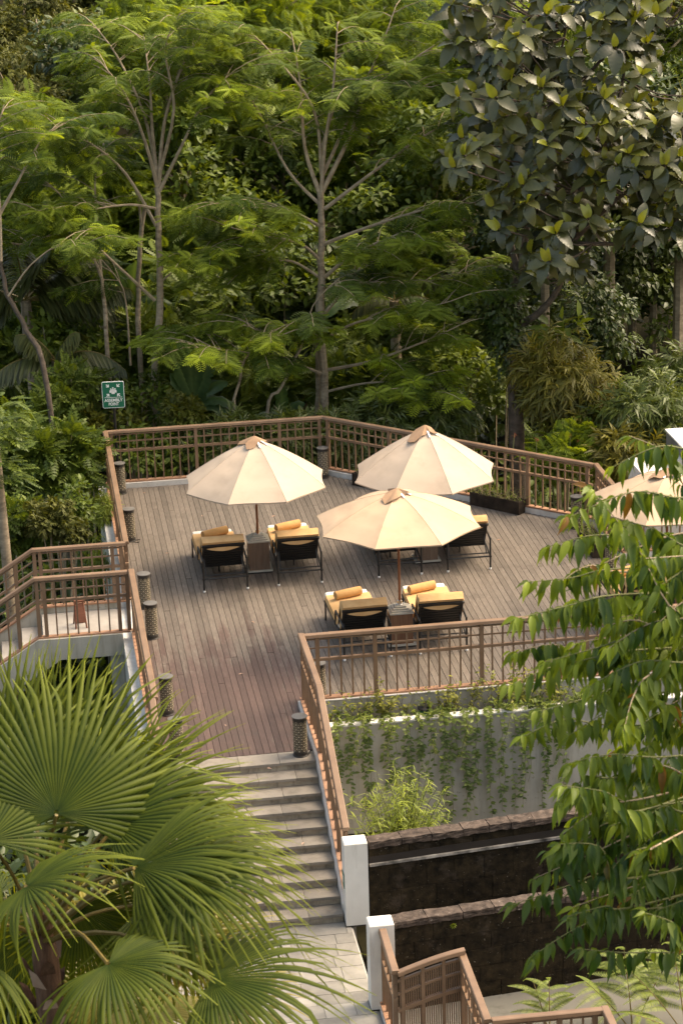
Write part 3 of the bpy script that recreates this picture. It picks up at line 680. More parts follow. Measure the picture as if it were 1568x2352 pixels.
# ---- umbrellas
def umbrella(label, x, y, z_rim, H, Rr, phase, canvas, z_foot, bulge, seed, tilt=(0, 0)):
    rd = random.Random(seed)
    o = thing('patio_umbrella', label, 'umbrella', (x, y, z_foot), 0, 'cream patio umbrellas over the loungers')
    zr = z_rim - z_foot; top = Rr * 0.075
    def prof(t): return zr + H * (1 - t ** bulge)
    sx, sy = tilt
    def tp(px, py, pz): return (px + sx * (pz - zr), py + sy * (pz - zr), pz + px * sx * 0 + 0)
    NR, NA_ = 12, 10
    for k in range(8):
        a0 = R_(phase) + k * pi / 4; vs = []; fs = []
        n1, n2 = rd.uniform(0, 6), rd.uniform(0, 6)
        for i in range(NR + 1):
            t = i / NR; q = top + (Rr - top) * t
            for j in range(NA_ + 1):
                s = j / NA_; A = np.array((cos(a0), sin(a0))); B = np.array((cos(a0 + pi / 4), sin(a0 + pi / 4)))
                d = (A * (1 - s) + B * s) * q
                belly = 4 * s * (1 - s)
                d = d * (1 - .032 * belly * t ** 5)                      # scalloped hem
                z = prof(q / Rr) - .030 * belly * t * (1.25 - t) * 2.0
                z += belly * .010 * sin(9 * t + n1 + 3 * s) * t + 0.006 * belly * sin(23 * t + n2)
                vs.append(tp(d[0], d[1], z))
        for i in range(NR):
            for j in range(NA_):
                b_ = i * (NA_ + 1) + j; fs.append((b_, b_ + NA_ + 1, b_ + NA_ + 2, b_ + 1))
        # hem
        n = len(vs)
        for j in range(NA_ + 1):
            p = vs[NR * (NA_ + 1) + j]; vs.append((p[0] * .997, p[1] * .997, p[2] - .022))
        for j in range(NA_): fs.append((NR * (NA_ + 1) + j, n + j, n + j + 1, NR * (NA_ + 1) + j + 1))
        m = MB().add(vs, fs); me = m.mesh('canopy_panel', canvas, True)
        sm = put('canopy_panel', me, o)
        # rib below each seam, seam piping above
        e = [tp(cos(a0) * q, sin(a0) * q, prof(q / Rr) - .016) for q in np.linspace(top * .6, Rr * .985, 7)]
        MB().tube(e, .009, 5).build('rib', M['pole'], o)
        e2 = [tp(cos(a0) * q, sin(a0) * q, prof(q / Rr) + .001) for q in np.linspace(top, Rr, 9)]
        MB().tube(e2, .0035, 4).build('seam', canvas, o)
        st0 = (cos(a0) * .03, sin(a0) * .03, zr + .02); st1 = tp(cos(a0) * Rr * .52, sin(a0) * Rr * .52, prof(.52) - .02)
        MB().tube([st0, st1], .008, 5).build('strut', M['pole'], o)
    MB().tube([(0, 0, 0.0), (0, 0, zr + .3 * H), tp(0, 0, zr + H + .01)], [.021, .020, .018], 10).build('pole', M['pole'], o, True)
    MB().lathe([(.034, -.03), (.04, .0), (.04, .05), (.03, .06)], 12, (0, 0, zr)).build('runner_hub', M['pole'], o, True)
    # crumpled vent flap and the white rib tapes beside it
    ft = MB(); c0 = R_(phase); vs = []; fs = []
    NF = 22; rings = [.02, .07, .13, .195]
    off = rd.uniform(2.6, 4.3)
    for i, q in enumerate(rings):
        for k in range(NF):
            a = 2 * pi * k / NF; lop = 1 + .75 * max(0, cos(a - off))
            qq = q * lop * (.78 + .30 * sin(a * 3 + seed) * (i / 3))
            px, py = qq * cos(a), qq * sin(a)
            z = prof(min(1, (math.hypot(px, py)) / Rr)) + .012 + .045 * (1 - i / 3) + (.022 * sin(a * 5 + seed * 2) + .018 * sin(a * 9)) * (i / 3) + .012
            vs.append(tp(px, py, z))
    for i in range(len(rings) - 1):
        for k in range(NF): fs.append((i * NF + k, i * NF + (k + 1) % NF, (i + 1) * NF + (k + 1) % NF, (i + 1) * NF + k))
    fs.append(tuple(range(NF - 1, -1, -1)))
    MB().add(vs, fs).build('vent_flap', M['vent'], o, True)
    for k in range(3):
        a = R_(phase) + (5 + k) * pi / 4 + .0
        p0 = tp(cos(a) * .10, sin(a) * .10, prof(.10 / Rr) + .030); p1_ = tp(cos(a) * .215, sin(a) * .215, prof(.215 / Rr) + .012)
        MB().sweep(rect(.030, .006), p0, p1_).build('rib_tape', M['ribtip'], o)
    return o
umbrella('cream umbrella over the left pair of loungers near the far railing', 3.68, 37.63, 1.548, 0.71, 1.225, 17.9, M['canvas'], 0.62, 1.25, 1, (.03, .0))
umbrella('flatter peach toned umbrella over the pair of loungers nearest the front railing', 5.43, 33.90, 1.97, 0.45, 1.275, 20.5, M['canvas_warm'], 0.62, 1.55, 2)
umbrella('cream umbrella farthest back in front of the long planter box', 6.47, 37.47, 1.54, 0.75, 1.225, 11.1, M['canvas'], 0.62, 1.22, 3, (.03, .0))
umbrella('cream umbrella cut off by the right edge and half hidden behind leaves', 9.60, 33.95, 1.95, 0.46, 1.20, 14.0, M['canvas_warm'], 0.62, 1.5, 4)

# ---- stand boxes under the umbrellas
def stand(label, x, y, wood):
    o = thing('umbrella_stand', label, 'umbrella stand', (x, y, 0), 0, 'square wooden umbrella stands between loungers')
    for k in range(4): MB().bb(-.215, .215, -.205 + k * .105, -.205 + k * .105 + .095, .03, .055).build('plinth_slat', M['step'], o)
    MB().bb(-.20, .20, -.19, .19, 0, .03).build('plinth', M['gap'], o)
    for k, (a, b_) in enumerate(((-.17, -.058), (-.056, .056), (.058, .17))):
        MB().bb(a, b_, -.170, -.150, .055, .535).build('side_board', wood, o)
        MB().bb(a, b_, .150, .170, .055, .535).build('side_board', wood, o)
        MB().bb(-.168, -.150, a + (.021 if k == 0 else 0), b_ - (.021 if k == 2 else 0), .055, .533).build('side_board', wood, o)
        MB().bb(.150, .168, a + (.021 if k == 0 else 0), b_ - (.021 if k == 2 else 0), .055, .533).build('side_board', wood, o)
    for k in range(4):
        h = .186 - .034 * k
        MB().bb(-h, h, -h, h, .536 + .024 * k, .559 + .024 * k).build('top_step', M['step'], o)
    MB().lathe([(.052, .633), (.052, .645), (.036, .648), (.036, .70), (.026, .705)], 16).build('pole_sleeve', M['steel'], o, True)
    return o
stand('weathered wooden umbrella stand between the left pair of loungers', 3.68, 37.65, M['wood_grey'])
stand('reddish wooden umbrella stand with pale stepped top behind the front railing', 5.43, 33.90, M['wood'])
stand('wooden umbrella stand between the two loungers under the middle umbrella', 6.47, 37.50, M['wood_grey'])
stand('wooden umbrella stand at the right edge under the half hidden umbrella', 9.72, 33.95, M['wood'])

# ---- loungers (local frame: back legs at y = 0, foot end at +y)
def make_lounger():
    o = bpy.data.objects.new('sun_lounger', None); link(o); o.empty_display_size = .1
    hw = .355
    def legs(x, y, z): return MB().tube([(x, y, .035), (x, y, z)], .0155, 8)
    for sx in (-1, 1):
        lg = legs(sx * hw, 0, .545).build('leg', M['iron'], o)
        MB().lathe([(.012, 0), (.020, .008), (.020, .030), (.012, .040)], 8, (sx * hw, 0, 0)).build('caster', M['caster'], lg)
        MB().lathe([(.026, -.012), (.026, .012)], 8, (sx * hw, 0, .23)).build('collar', M['iron'], lg)
        MB().tube([(sx * hw, 1.74, 0), (sx * hw, 1.74, .30)], .0145, 8).build('leg', M['iron'], o)
        MB().tube([(sx * hw, 0, .535), (sx * hw * 1.01, .35, .555), (sx * hw * 1.01, .70, .545), (sx * hw, .74, .48), (sx * hw, .75, .30)], .0165, 7).build('arm', M['iron'], o, True)
        MB().tube([(sx * hw, 0, .235), (sx * hw, .42, .30), (sx * hw, 1.80, .30)], .014, 7).build('side_rail', M['iron'], o)
        MB().tube([(sx * (hw - .045), .12, .235), (sx * (hw - .05), .30, .49)], .009, 6).build('back_brace', M['iron'], o)
    MB().tube([(0, .95, 0), (0, .95, .29)], .0135, 7).build('leg', M['iron'], o)
    MB().tube([(-hw, 0, .23), (hw, 0, .23)], .0145, 8).build('stretcher', M['iron'], o)
    MB().tube([(-hw, .13, .245), (hw, .13, .245)], .011, 8).build('stretcher', M['iron'], o)
    MB().tube([(-hw, 1.80, .30), (hw, 1.80, .30)], .013, 8).build('stretcher', M['iron'], o)
    # back frame and its slats
    B0, B1 = Vector((0, .43, .30)), Vector((0, .14, .74)); bd_ = B1 - B0; bn = Vector((0, -bd_.z, bd_.y)).normalized()
    bk = MB()
    for sx in (-1, 1): bk.tube([B0 + Vector((sx * .325, 0, 0)), B1 + Vector((sx * .325, 0, 0))], .015, 7)
    bk.box(B1, (.70, .03, .035), tilt=math.atan2(bd_.z, bd_.y) - pi / 2)
    bk.box(B0, (.68, .03, .03), tilt=math.atan2(bd_.z, bd_.y) - pi / 2)
    bkf = bk.build('back_frame', M['iron'], o)
    for k in range(8):
        c = B0 + bd_ * ((k + .7) / 8.6)
        MB().box(c, (.64, .047, .012), tilt=math.atan2(bd_.z, bd_.y)).build('slat', M['iron'], bkf)
    for k in range(9):
        put('slat', unit_box('slat', M['iron']), o, (0, .53 + k * .15, .30), scale=(.68, .06, .012))
    # cushion: white pad under an ochre towel cover
    def pad(x, y0, y1, z0, z1, rad):
        prof = [(y0, z0), (y0, z1 - rad), (y0 + rad * .3, z1 - rad * .3), (y0 + rad, z1), (y1 - rad, z1), (y1 - rad * .3, z1 - rad * .3), (y1, z1 - rad), (y1, z0)]
        n = len(prof); xs = [(-x, -.03), (-x + .012, -.008), (-x + .035, 0), (x - .035, 0), (x - .012, -.008), (x, -.03)]
        vs = [(a, y, z + (dz if z > z0 + .01 else 0)) for a, dz in xs for y, z in prof]
        fs = [(i * n + j, i * n + (j + 1) % n, (i + 1) * n + (j + 1) % n, (i + 1) * n + j) for i in range(len(xs) - 1) for j in range(n)]
        fs += [tuple(range(n - 1, -1, -1)), tuple((len(xs) - 1) * n + j for j in range(n))]
        return MB().add(vs, fs)
    pad(.335, .58, 1.93, .315, .405, .03).build('cushion', M['cushion'], o, True)
    # towel cover: one sheet over seat, up the back, over the top and down behind, with side drops
    path = [(1.76, .335), (1.765, .402), (1.74, .412), (1.45, .413), (1.1, .412), (.75, .412), (.66, .425), (.60, .47),
            (.46, .68), (.36, .80), (.325, .845), (.265, .862), (.205, .85), (.178, .82), (.168, .77), (.158, .715), (.172, .66)]
    NX = 13; vs = []; fs = []; rd = random.Random(5)
    for i, (y, z) in enumerate(path):
        for j in range(NX):
            s = -1 + 2 * j / (NX - 1); x = s * .345
            wy = wz = 0
            if 2 <= i <= 9: wz = .004 * sin(7 * y + 5 * s) + .003 * sin(23 * y + 3 * s)
            if i >= len(path) - 2:
                k_ = (i - (len(path) - 3)) / 2; wz += (1 - abs(s) ** 1.5) * -.055 * k_ + .055 * k_ * .4 + .03 * abs(s) ** 3 * k_
            vs.append((x, y + wy, z + wz))
    for i in range(len(path) - 1):
        for j in range(NX - 1): b_ = i * NX + j; fs.append((b_, b_ + 1, b_ + NX + 1, b_ + NX))
    for sgn in (0, NX - 1):                    # side drops
        n = len(vs)
        for i, (y, z) in enumerate(path[1:15]):
            x, py, pz = vs[(i + 1) * NX + sgn]
            dx = .012 if sgn else -.012
            if i < 6: q = (x + dx, py, .325 + .012 * sin(11 * py))
            elif i < 9: q = (x + dx, py - .085, pz - .055)
            else: q = (x + dx, py + (.03 if i < 11 else .012), pz - .10 + .01 * i / 13)
            vs.append(q)
        for i in range(13): fs.append(((i + 1) * NX + sgn, (i + 2) * NX + sgn, n + i + 1, n + i))
    cv = put('towel_cover', MB().add(vs, fs).mesh('towel_cover', M['towel'], True), o)
    pd = MB()
    d_ = bd_.normalized()
    q0, q1 = B0 + bn * -.055 + d_ * .03, B1 + bn * -.058 + d_ * .07
    pd.box((q0 + q1) / 2, (.67, (q1 - q0).length, .085), tilt=math.atan2(d_.z, d_.y))
    pd.build('back_cushion', M['towel'], o)
    return o
def roll_mesh():
    m = MB(); L = .47; turns = 3.72; n = 64; r0, r1 = .012, .072; th = .016
    pts = []
    for i in range(n + 1):
        a = 2 * pi * turns * i / n; q = r0 + (r1 - r0) * i / n; pts.append((q * cos(a), q * sin(a)))
    vs = []; fs = []
    inner = [(p[0] * (1 - th / math.hypot(*p) * .75), p[1] * (1 - th / math.hypot(*p) * .75)) for p in pts]
    NXr = 7
    for s in range(NXr):
        x = -L / 2 + L * s / (NXr - 1); k = 1 + .05 * sin(pi * s / (NXr - 1))
        for p, q in zip(pts, inner):
            e = .010 * (1 - math.hypot(*p) / r1) * (1 if s == NXr - 1 else -1 if s == 0 else 0)
            vs += [(x - e, p[0] * k, p[1] * k + .072), (x - e, q[0] * k, q[1] * k + .072)]
    w_ = 2 * (n + 1)
    for s in range(NXr - 1):
        for i in range(n):
            a = s * w_ + 2 * i; b_ = a + w_
            fs += [(a, a + 2, b_ + 2, b_), (a + 1, b_ + 1, b_ + 3, a + 3)]
    for s in (0, NXr - 1):
        for i in range(n): a = s * w_ + 2 * i; fs.append((a, a + 1, a + 3, a + 2))
    m.add(vs, fs); return m.mesh('towel_roll', M['roll'], True)
ROLL_ME = roll_mesh()
proto = make_lounger()
GL = 'black sun loungers with ochre towel covers'
spots = [
    (3.045, 36.77, .022, 'black sun lounger with ochre cover at the left end, next to the left bollards', -.02, 1.55, 'rolled ochre towel on the leftmost lounger'),
    (4.265, 36.80, -.012, 'black sun lounger with ochre cover right of the weathered umbrella stand', .0, 1.58, 'rolled ochre towel on the lounger right of the weathered stand'),
    (4.845, 33.38, .025, 'black sun lounger with ochre cover behind the left end of the front railing', -.06, 1.58, 'rolled ochre towel on the lounger behind the left end of the front railing'),
    (6.00, 33.38, -.018, 'black sun lounger with ochre cover behind the front railing right of the reddish stand', -.05, 1.58, 'rolled ochre towel on the lounger right of the reddish stand'),
    (5.92, 36.82, .015, 'black sun lounger mostly covered by the peach umbrella, only its legs showing', 0, 1.55, 'rolled ochre towel hidden under the peach umbrella'),
    (7.07, 36.82, -.022, 'black sun lounger peeping out to the right of the peach umbrella', 0, 1.55, 'rolled ochre towel behind the right tip of the peach umbrella'),
    (9.22, 33.40, .01, 'black sun lounger at the right seen in pieces between the green leaves', -.05, 1.55, 'rolled ochre towel seen between the leaves at the right'),
    (10.40, 33.42, -.01, 'black sun lounger cut off by the right edge of the picture', -.05, 1.55, None)]
for i, (x, y, rz, lab, rx, ry, rl) in enumerate(spots):
    o = proto if i == 0 else copy_tree(proto)
    o.location = (x, y, 0); o.rotation_euler.z = rz
    tag(o, lab, 'sun lounger', GL)
    if rl:
        t = put('rolled_towel', ROLL_ME, None, (x + rx, y + ry, .414), rot=(r.uniform(-.3, .3) * 0, 0, R_(24 + r.uniform(-3, 3))))
        t.scale = (1 + r.uniform(-.04, .04), 1, 1)
        tag(t, rl, 'towel', 'rolled ochre towels on the loungers')
# open magazine and white towel on the right hand loungers
mg = thing('magazine', 'glossy blue and white open magazine on the lounger seen through the leaves', 'magazine', (9.30, 34.45, .418), .35)
mm, nt, p = _mat('printed_page'); n_ = _noise(nt, 'object', 14, (1, 5, 1), 5)
nt.links.new(_ramp(nt, n_.outputs[0], [(.38, (.03, .10, .22)), (.47, (.30, .42, .50)), (.53, (.75, .76, .74)), (.7, (.10, .11, .10))]).outputs[0], p.inputs['Base Color']); p.inputs['Roughness'].default_value = .25
for sx in (-1, 1): MB().add([(0, -.14, .006), (sx * .1, -.14, .022), (sx * .2, -.14, .004), (0, .14, .006), (sx * .1, .14, .022), (sx * .2, .14, .004)], [(0, 1, 4, 3), (1, 2, 5, 4)]).build('page', mm, mg)
wt = MB(); vs = []; fs = []
for i in range(9):
    for j in range(7):
        u, v = i / 8 - .5, j / 6 - .5
        vs.append((u * .6, v * .35, .03 + .05 * (1 - 4 * v * v) + .025 * sin(u * 17 + v * 9) + .015 * sin(v * 23)))
for i in range(8):
    for j in range(6): a = i * 7 + j; fs.append((a, a + 7, a + 8, a + 1))
t = wt.add(vs, fs).build('crumpled_towel', M['cushion'], None, True, loc=(10.32, 33.95, .82)); tag(t, 'white crumpled towel on the lounger at the right edge', 'towel')

# ---- assembly point sign
sg = thing('assembly_sign', 'green assembly point sign on a black pole behind the far left railing', 'sign', (1.655, 42.93, -3.2), R_(-4))
MB().tube([(0, .02, 0), (0, .02, 5.1)], .026, 10).build('pole', M['spole'], sg, True)
def rrect(w, h, q, n=6):
    pts = []
    for cx_, cy_, a0 in ((w - q, h - q, 0), (-w + q, h - q, 90), (-w + q, -h + q, 180), (w - q, -h + q, 270)):
        for k in range(n + 1): a = R_(a0 + 90 * k / n); pts.append((cx_ + q * cos(a), cy_ + q * sin(a)))
    return pts
def plate(poly, y0, y1, cz):
    n = len(poly)
    return MB().add([(a, y0, b_ + cz) for a, b_ in poly] + [(a, y1, b_ + cz) for a, b_ in poly],
                    [tuple(range(n)), tuple(range(2 * n - 1, n - 1, -1))] + [(i, n + i, n + (i + 1) % n, (i + 1) % n) for i in range(n)])
CZ = 4.905; BW, BH = .203, .25
plate(rrect(BW, BH, .03), -.022, -.006, CZ).build('board', M['swhite'], sg)
plate(rrect(BW - .010, BH - .010, .022), -.0235, -.021, CZ).build('green_field', M['sgreen'], sg)
def mark(polys, name='pictogram'):
    m = MB()
    for pl_ in polys:
        k = plate(pl_, -.0255, -.0225, CZ); m.add(k.v, k.f)
    return m.build(name, M['swhite'], sg)
def arrow(cx_, cy_, ang):
    c, s = cos(ang), sin(ang)
    def T(p): return (cx_ + p[0] * c - p[1] * s, cy_ + p[0] * s + p[1] * c)
    shaft = [(-.042, -.0085), (.012, -.0085), (.012, .0085), (-.042, .0085)]
    h1 = [(.030, 0), (-.004, .036), (-.019, .030), (.004, 0)]; h2 = [(.030, 0), (.004, 0), (-.019, -.030), (-.004, -.036)]
    return [[T(p) for p in q] for q in (shaft, h1, h2)]
for cx_, cy_, a in ((-.092, .168, -45), (.092, .168, -135), (-.092, .000, 45), (.092, .000, 135)): mark(arrow(cx_, cy_, R_(a)), 'arrow')
def disc(cx_, cy_, q, n=14): return [(cx_ + q * cos(2 * pi * k / n), cy_ + q * sin(2 * pi * k / n)) for k in range(n)]
def figure(cx_, cy_, s): return [disc(cx_, cy_ + .026 * s, .0135 * s), [(cx_ - .026 * s, cy_ - .044 * s), (cx_ + .026 * s, cy_ - .044 * s), (cx_ + .026 * s, cy_ - .008 * s), (cx_ + .017 * s, cy_ + .008 * s), (cx_ - .017 * s, cy_ + .008 * s), (cx_ - .026 * s, cy_ - .008 * s)]]
for cx_, cy_, s in ((0, .107, 1.0), (-.038, .085, 1.0), (.038, .085, 1.0)): mark(figure(cx_, cy_, s))
mark(figure(0, .070, 1.05)[:1] + figure(0, .068, 1.15)[1:])
plate([(-.163, -.052), (.163, -.052), (.163, -.045), (-.163, -.045)], -.0255, -.0225, CZ).build('rule', M['swhite'], sg)
def lettering(txt, cz, size, width):
    fc = bpy.data.curves.new('lettering', 'FONT'); fc.body = txt; fc.size = size; fc.align_x = 'CENTER'; fc.extrude = .0015; fc.offset = size * .022
    to = bpy.data.objects.new('lettering', fc); COL.objects.link(to)
    dg = bpy.context.evaluated_depsgraph_get(); me = bpy.data.meshes.new_from_object(to.evaluated_get(dg))
    bpy.data.objects.remove(to); bpy.data.curves.remove(fc)
    xs_ = [v.co.x for v in me.vertices]; k = width / (max(xs_) - min(xs_)); c0 = (max(xs_) + min(xs_)) / 2
    for v in me.vertices: v.co.x = (v.co.x - c0) * k
    me.materials.clear(); me.materials.append(M['swhite'])
    put('lettering', me, sg, (0, -.0245, CZ + cz), rot=(pi / 2, 0, 0))
lettering('ASSEMBLY', -.128, .078, .335)
lettering('POINT', -.200, .078, .185)

# ---- folded A frame stand on the side walkway
af = thing('folding_stand', 'small folding wooden stand left open on the side walkway', 'folding stand', (.64, 35.72, -.002), .1)
for sy in (-1, 1):
    for sx in (-1, 1): MB().tube([(sx * .06, 0, .40), (sx * .085, sy * .13, .0)], .014, 6).build('leg', M['redwood'], af)
    MB().tube([(-.08, sy * .10, .09), (.08, sy * .10, .09)], .010, 6).build('rung', M['steel' if sy > 0 else 'redwood'], af)
MB().bb(-.075, .075, -.02, .02, .395, .425).build('top_bar', M['redwood'], af)
MB().add([(-.06, -.012, .385), (.06, -.012, .385), (.085, -.115, .10), (-.085, -.115, .10)], [(0, 1, 2, 3)]).build('panel', M['redwood'], af)

# ---- green dome light in the wall planter
gl = thing('garden_light', 'dark green dome shaped light among the planter shrubs', 'garden light', (5.385, 31.50, -.26))
MB().lathe([(.11, 0), (.105, .10), (.10, .20)], 16).build('light_body', M['sgreen'], gl, True)
MB().lathe([(.118, .20), (.118, .215), (.08, .245), (.001, .26)], 16).build('light_lid', M['lamp'], gl, True)

# ================================================================ VEGETATION
def nrm(v): v = np.asarray(v, float); return v / np.maximum(np.linalg.norm(v, axis=-1, keepdims=True), 1e-9)
def scatter(T, P, Xd, N, S, tint):
    """copies of a leaf template T = (verts, quads[, vertex tint shift]) as one vertex/face array"""
    tv, tf = np.asarray(T[0], float), np.asarray(T[1], int)
    P = np.asarray(P, float); x = nrm(Xd); y = nrm(np.cross(N, x)); z = np.cross(x, y)
    S = np.asarray(S, float)
    if S.ndim == 1: S = np.stack([S, S, S], -1)
    V = P[:, None, :] + (tv[None, :, 0:1] * S[:, None, 0:1]) * x[:, None, :] + (tv[None, :, 1:2] * S[:, None, 1:2]) * y[:, None, :] + (tv[None, :, 2:3] * S[:, None, 2:3]) * z[:, None, :]
    k, n = len(P), len(tv)
    Fq = tf[None] + (np.arange(k) * n)[:, None, None]
    t = np.repeat(np.asarray(tint, float), n)
    if len(T) > 2: t = t + np.tile(np.asarray(T[2], float), k)
    return V.reshape(-1, 3), Fq.reshape(-1, tf.shape[1]), np.clip(t, 0.01, 1)
class Leaves:
    def __init__(s): s.P = []; s.X = []; s.N = []; s.S = []; s.t = []
    def add(s, p, x, n, S, t): s.P.append(p); s.X.append(x); s.N.append(n); s.S.append(S); s.t.append(t)
    def build(s, name, T, mat, parent, origin, kind='stuff', smooth=False):
        V, F, t = scatter(T, np.array(s.P) - np.array(origin), np.array(s.X), np.array(s.N), np.array(s.S), np.array(s.t))
        return put(name, np_mesh(name, V, F, mat, t, smooth), parent, kind=kind)
def stations(xs, ws, fold=.12, droop=.12, zz=0.0):
    """leaf blade: midrib with a half blade on each side"""
    V = []; n = len(xs)
    for i, (x, w_) in enumerate(zip(xs, ws)):
        z = -droop * x * x; q = zz * (1 if i % 2 else -1)
        V += [(x, w_, z + fold * w_ + q), (x, 0, z + q * .3), (x, -w_, z + fold * w_ + q)]
    Fq = []
    for i in range(n - 1): a = 3 * i; Fq += [(a, a + 1, a + 4, a + 3), (a + 1, a + 2, a + 5, a + 4)]
    return V, Fq
T_OV = stations([0, .3, .68, 1.0], [.02, .25, .20, .004], .25, .18)
T_BROAD = stations([0, .07, .22, .42, .62, .80, .92, 1.0], [.01, .105, .185, .200, .145, .072, .026, .003], .30, .34)
T_NARROW = stations([0, .3, .7, 1.0], [.01, .055, .045, .003], .3, .30)
def _bread():
    xs = np.linspace(0.04, 1, 15); ws = .265 * np.sin(np.clip(xs, 0, 1) ** .78 * pi) ** .75 + .012
    ws[-1] = .004
    return stations(list(xs), list(ws), .20, .40, .024)
T_BREAD = _bread()
def _frond(npair=8, L=.42, w_=.084, droop=.42):
    V = []; Fq = []; tt = []
    def q4(a, b, c, d):
        n = len(V); V.extend([a, b, c, d]); Fq.append((n, n + 1, n + 2, n + 3))
    for i in range(npair):
        u = .10 + .86 * i / (npair - 1); l = L * (sin(pi * (.16 + .74 * u)) ** .8)
        z0 = -droop * u * u
        for s in (-1, 1):
            dx = .42 * l; dy = .90 * l * s
            q4((u - w_ * .5, 0, z0), (u - w_ * .5 + dx * .55, dy * .55, z0 - .02), (u + dx, dy, z0 - .30 * l), (u + w_ + dx * .45, dy * .5, z0 - .02))
    q4((0, .012, 0), (0, -.012, 0), (1, -.008, -droop), (1, .008, -droop))
    return V, Fq
T_FROND = _frond()
def _pinnate(np_=6, l=.30):
    V = []; Fq = []
    for i in range(np_):
        u = .18 + .8 * i / (np_ - 1); z = -.22 * u * u; ll = l * (.75 + .45 * sin(pi * u))
        for s in (-1, 1):
            a = (u, 0, z); d = np.array((.35, s * .9, -.22)); e = np.array((.9, -s * .35, 0)) * .27
            n = len(V); p = np.array(a)
            V += [tuple(p), tuple(p + d * ll * .5 + e * ll), tuple(p + d * ll), tuple(p + d * ll * .5 - e * ll)]; Fq.append((n, n + 1, n + 2, n + 3))
    n = len(V); V += [(.98, 0, -.2), (1.12, .09, -.25), (1.28, 0, -.33), (1.12, -.09, -.25)]; Fq.append((n, n + 1, n + 2, n + 3))
    n = len(V); V += [(0, .010, 0), (0, -.010, 0), (1, -.008, -.22), (1, .008, -.22)]; Fq.append((n, n + 1, n + 2, n + 3))
    return V, Fq
T_PIN = _pinnate()
def _sprig(n_=6, seed=1, wl=.085, spread=1.0):
    rr = random.Random(seed); V = []; Fq = []
    for i in range(n_):
        u = .15 + .65 * i / max(1, n_ - 1); a = (1 if i % 2 else -1) * rr.uniform(.35, 1.0) * spread
        d = np.array((cos(a), sin(a), rr.uniform(-.75, -.1))); d /= np.linalg.norm(d)
        sd_ = nrm(np.cross(d, (0, 0, 1))); l = rr.uniform(.5, .8); p = np.array((u, 0, -.12 * u)); wv = sd_ * wl * l
        m = p + d * l * .45 + np.array((0, 0, .03)); e = p + d * l + np.array((0, 0, -.18 * l))
        n = len(V); V += [tuple(p), tuple(m + wv), tuple(e), tuple(m - wv)]; Fq.append((n, n + 1, n + 2, n + 3))
    n = len(V); V += [(0, .01, 0), (0, -.01, 0), (.85, -.006, -.1), (.85, .006, -.1)]; Fq.append((n, n + 1, n + 2, n + 3))
    return V, Fq
T_BAM = _sprig(7, 3)
T_TWIG = _sprig(7, 8, .20, 1.3)

def dpath(pts, d0, d1=None):
    """picture points with a depth that runs from d0 to d1"""
    d1 = d0 if d1 is None else d1; n = len(pts)
    return [at(p[0], p[1], d0 + (d1 - d0) * i / max(1, n - 1)) for i, p in enumerate(pts)]
def smooth_path(P, k=4):
    P = [np.asarray(p, float) for p in P]; out = []
    for i in range(len(P) - 1):
        p0, p1, p2, p3 = P[max(i - 1, 0)], P[i], P[i + 1], P[min(i + 2, len(P) - 1)]
        for j in range(k):
            t = j / k
            out.append(.5 * ((2 * p1) + (-p0 + p2) * t + (2 * p0 - 5 * p1 + 4 * p2 - p3) * t * t + (-p0 + 3 * p1 - 3 * p2 + p3) * t ** 3))
    out.append(P[-1]); return out
def drop_to_ground(path):
    p = np.array(path[0]); z = float(ground_z(p[0], p[1])) - .2
    return [np.array((p[0] + .05, p[1] + .05, z))] + list(path) if p[2] > z + .3 else list(path)

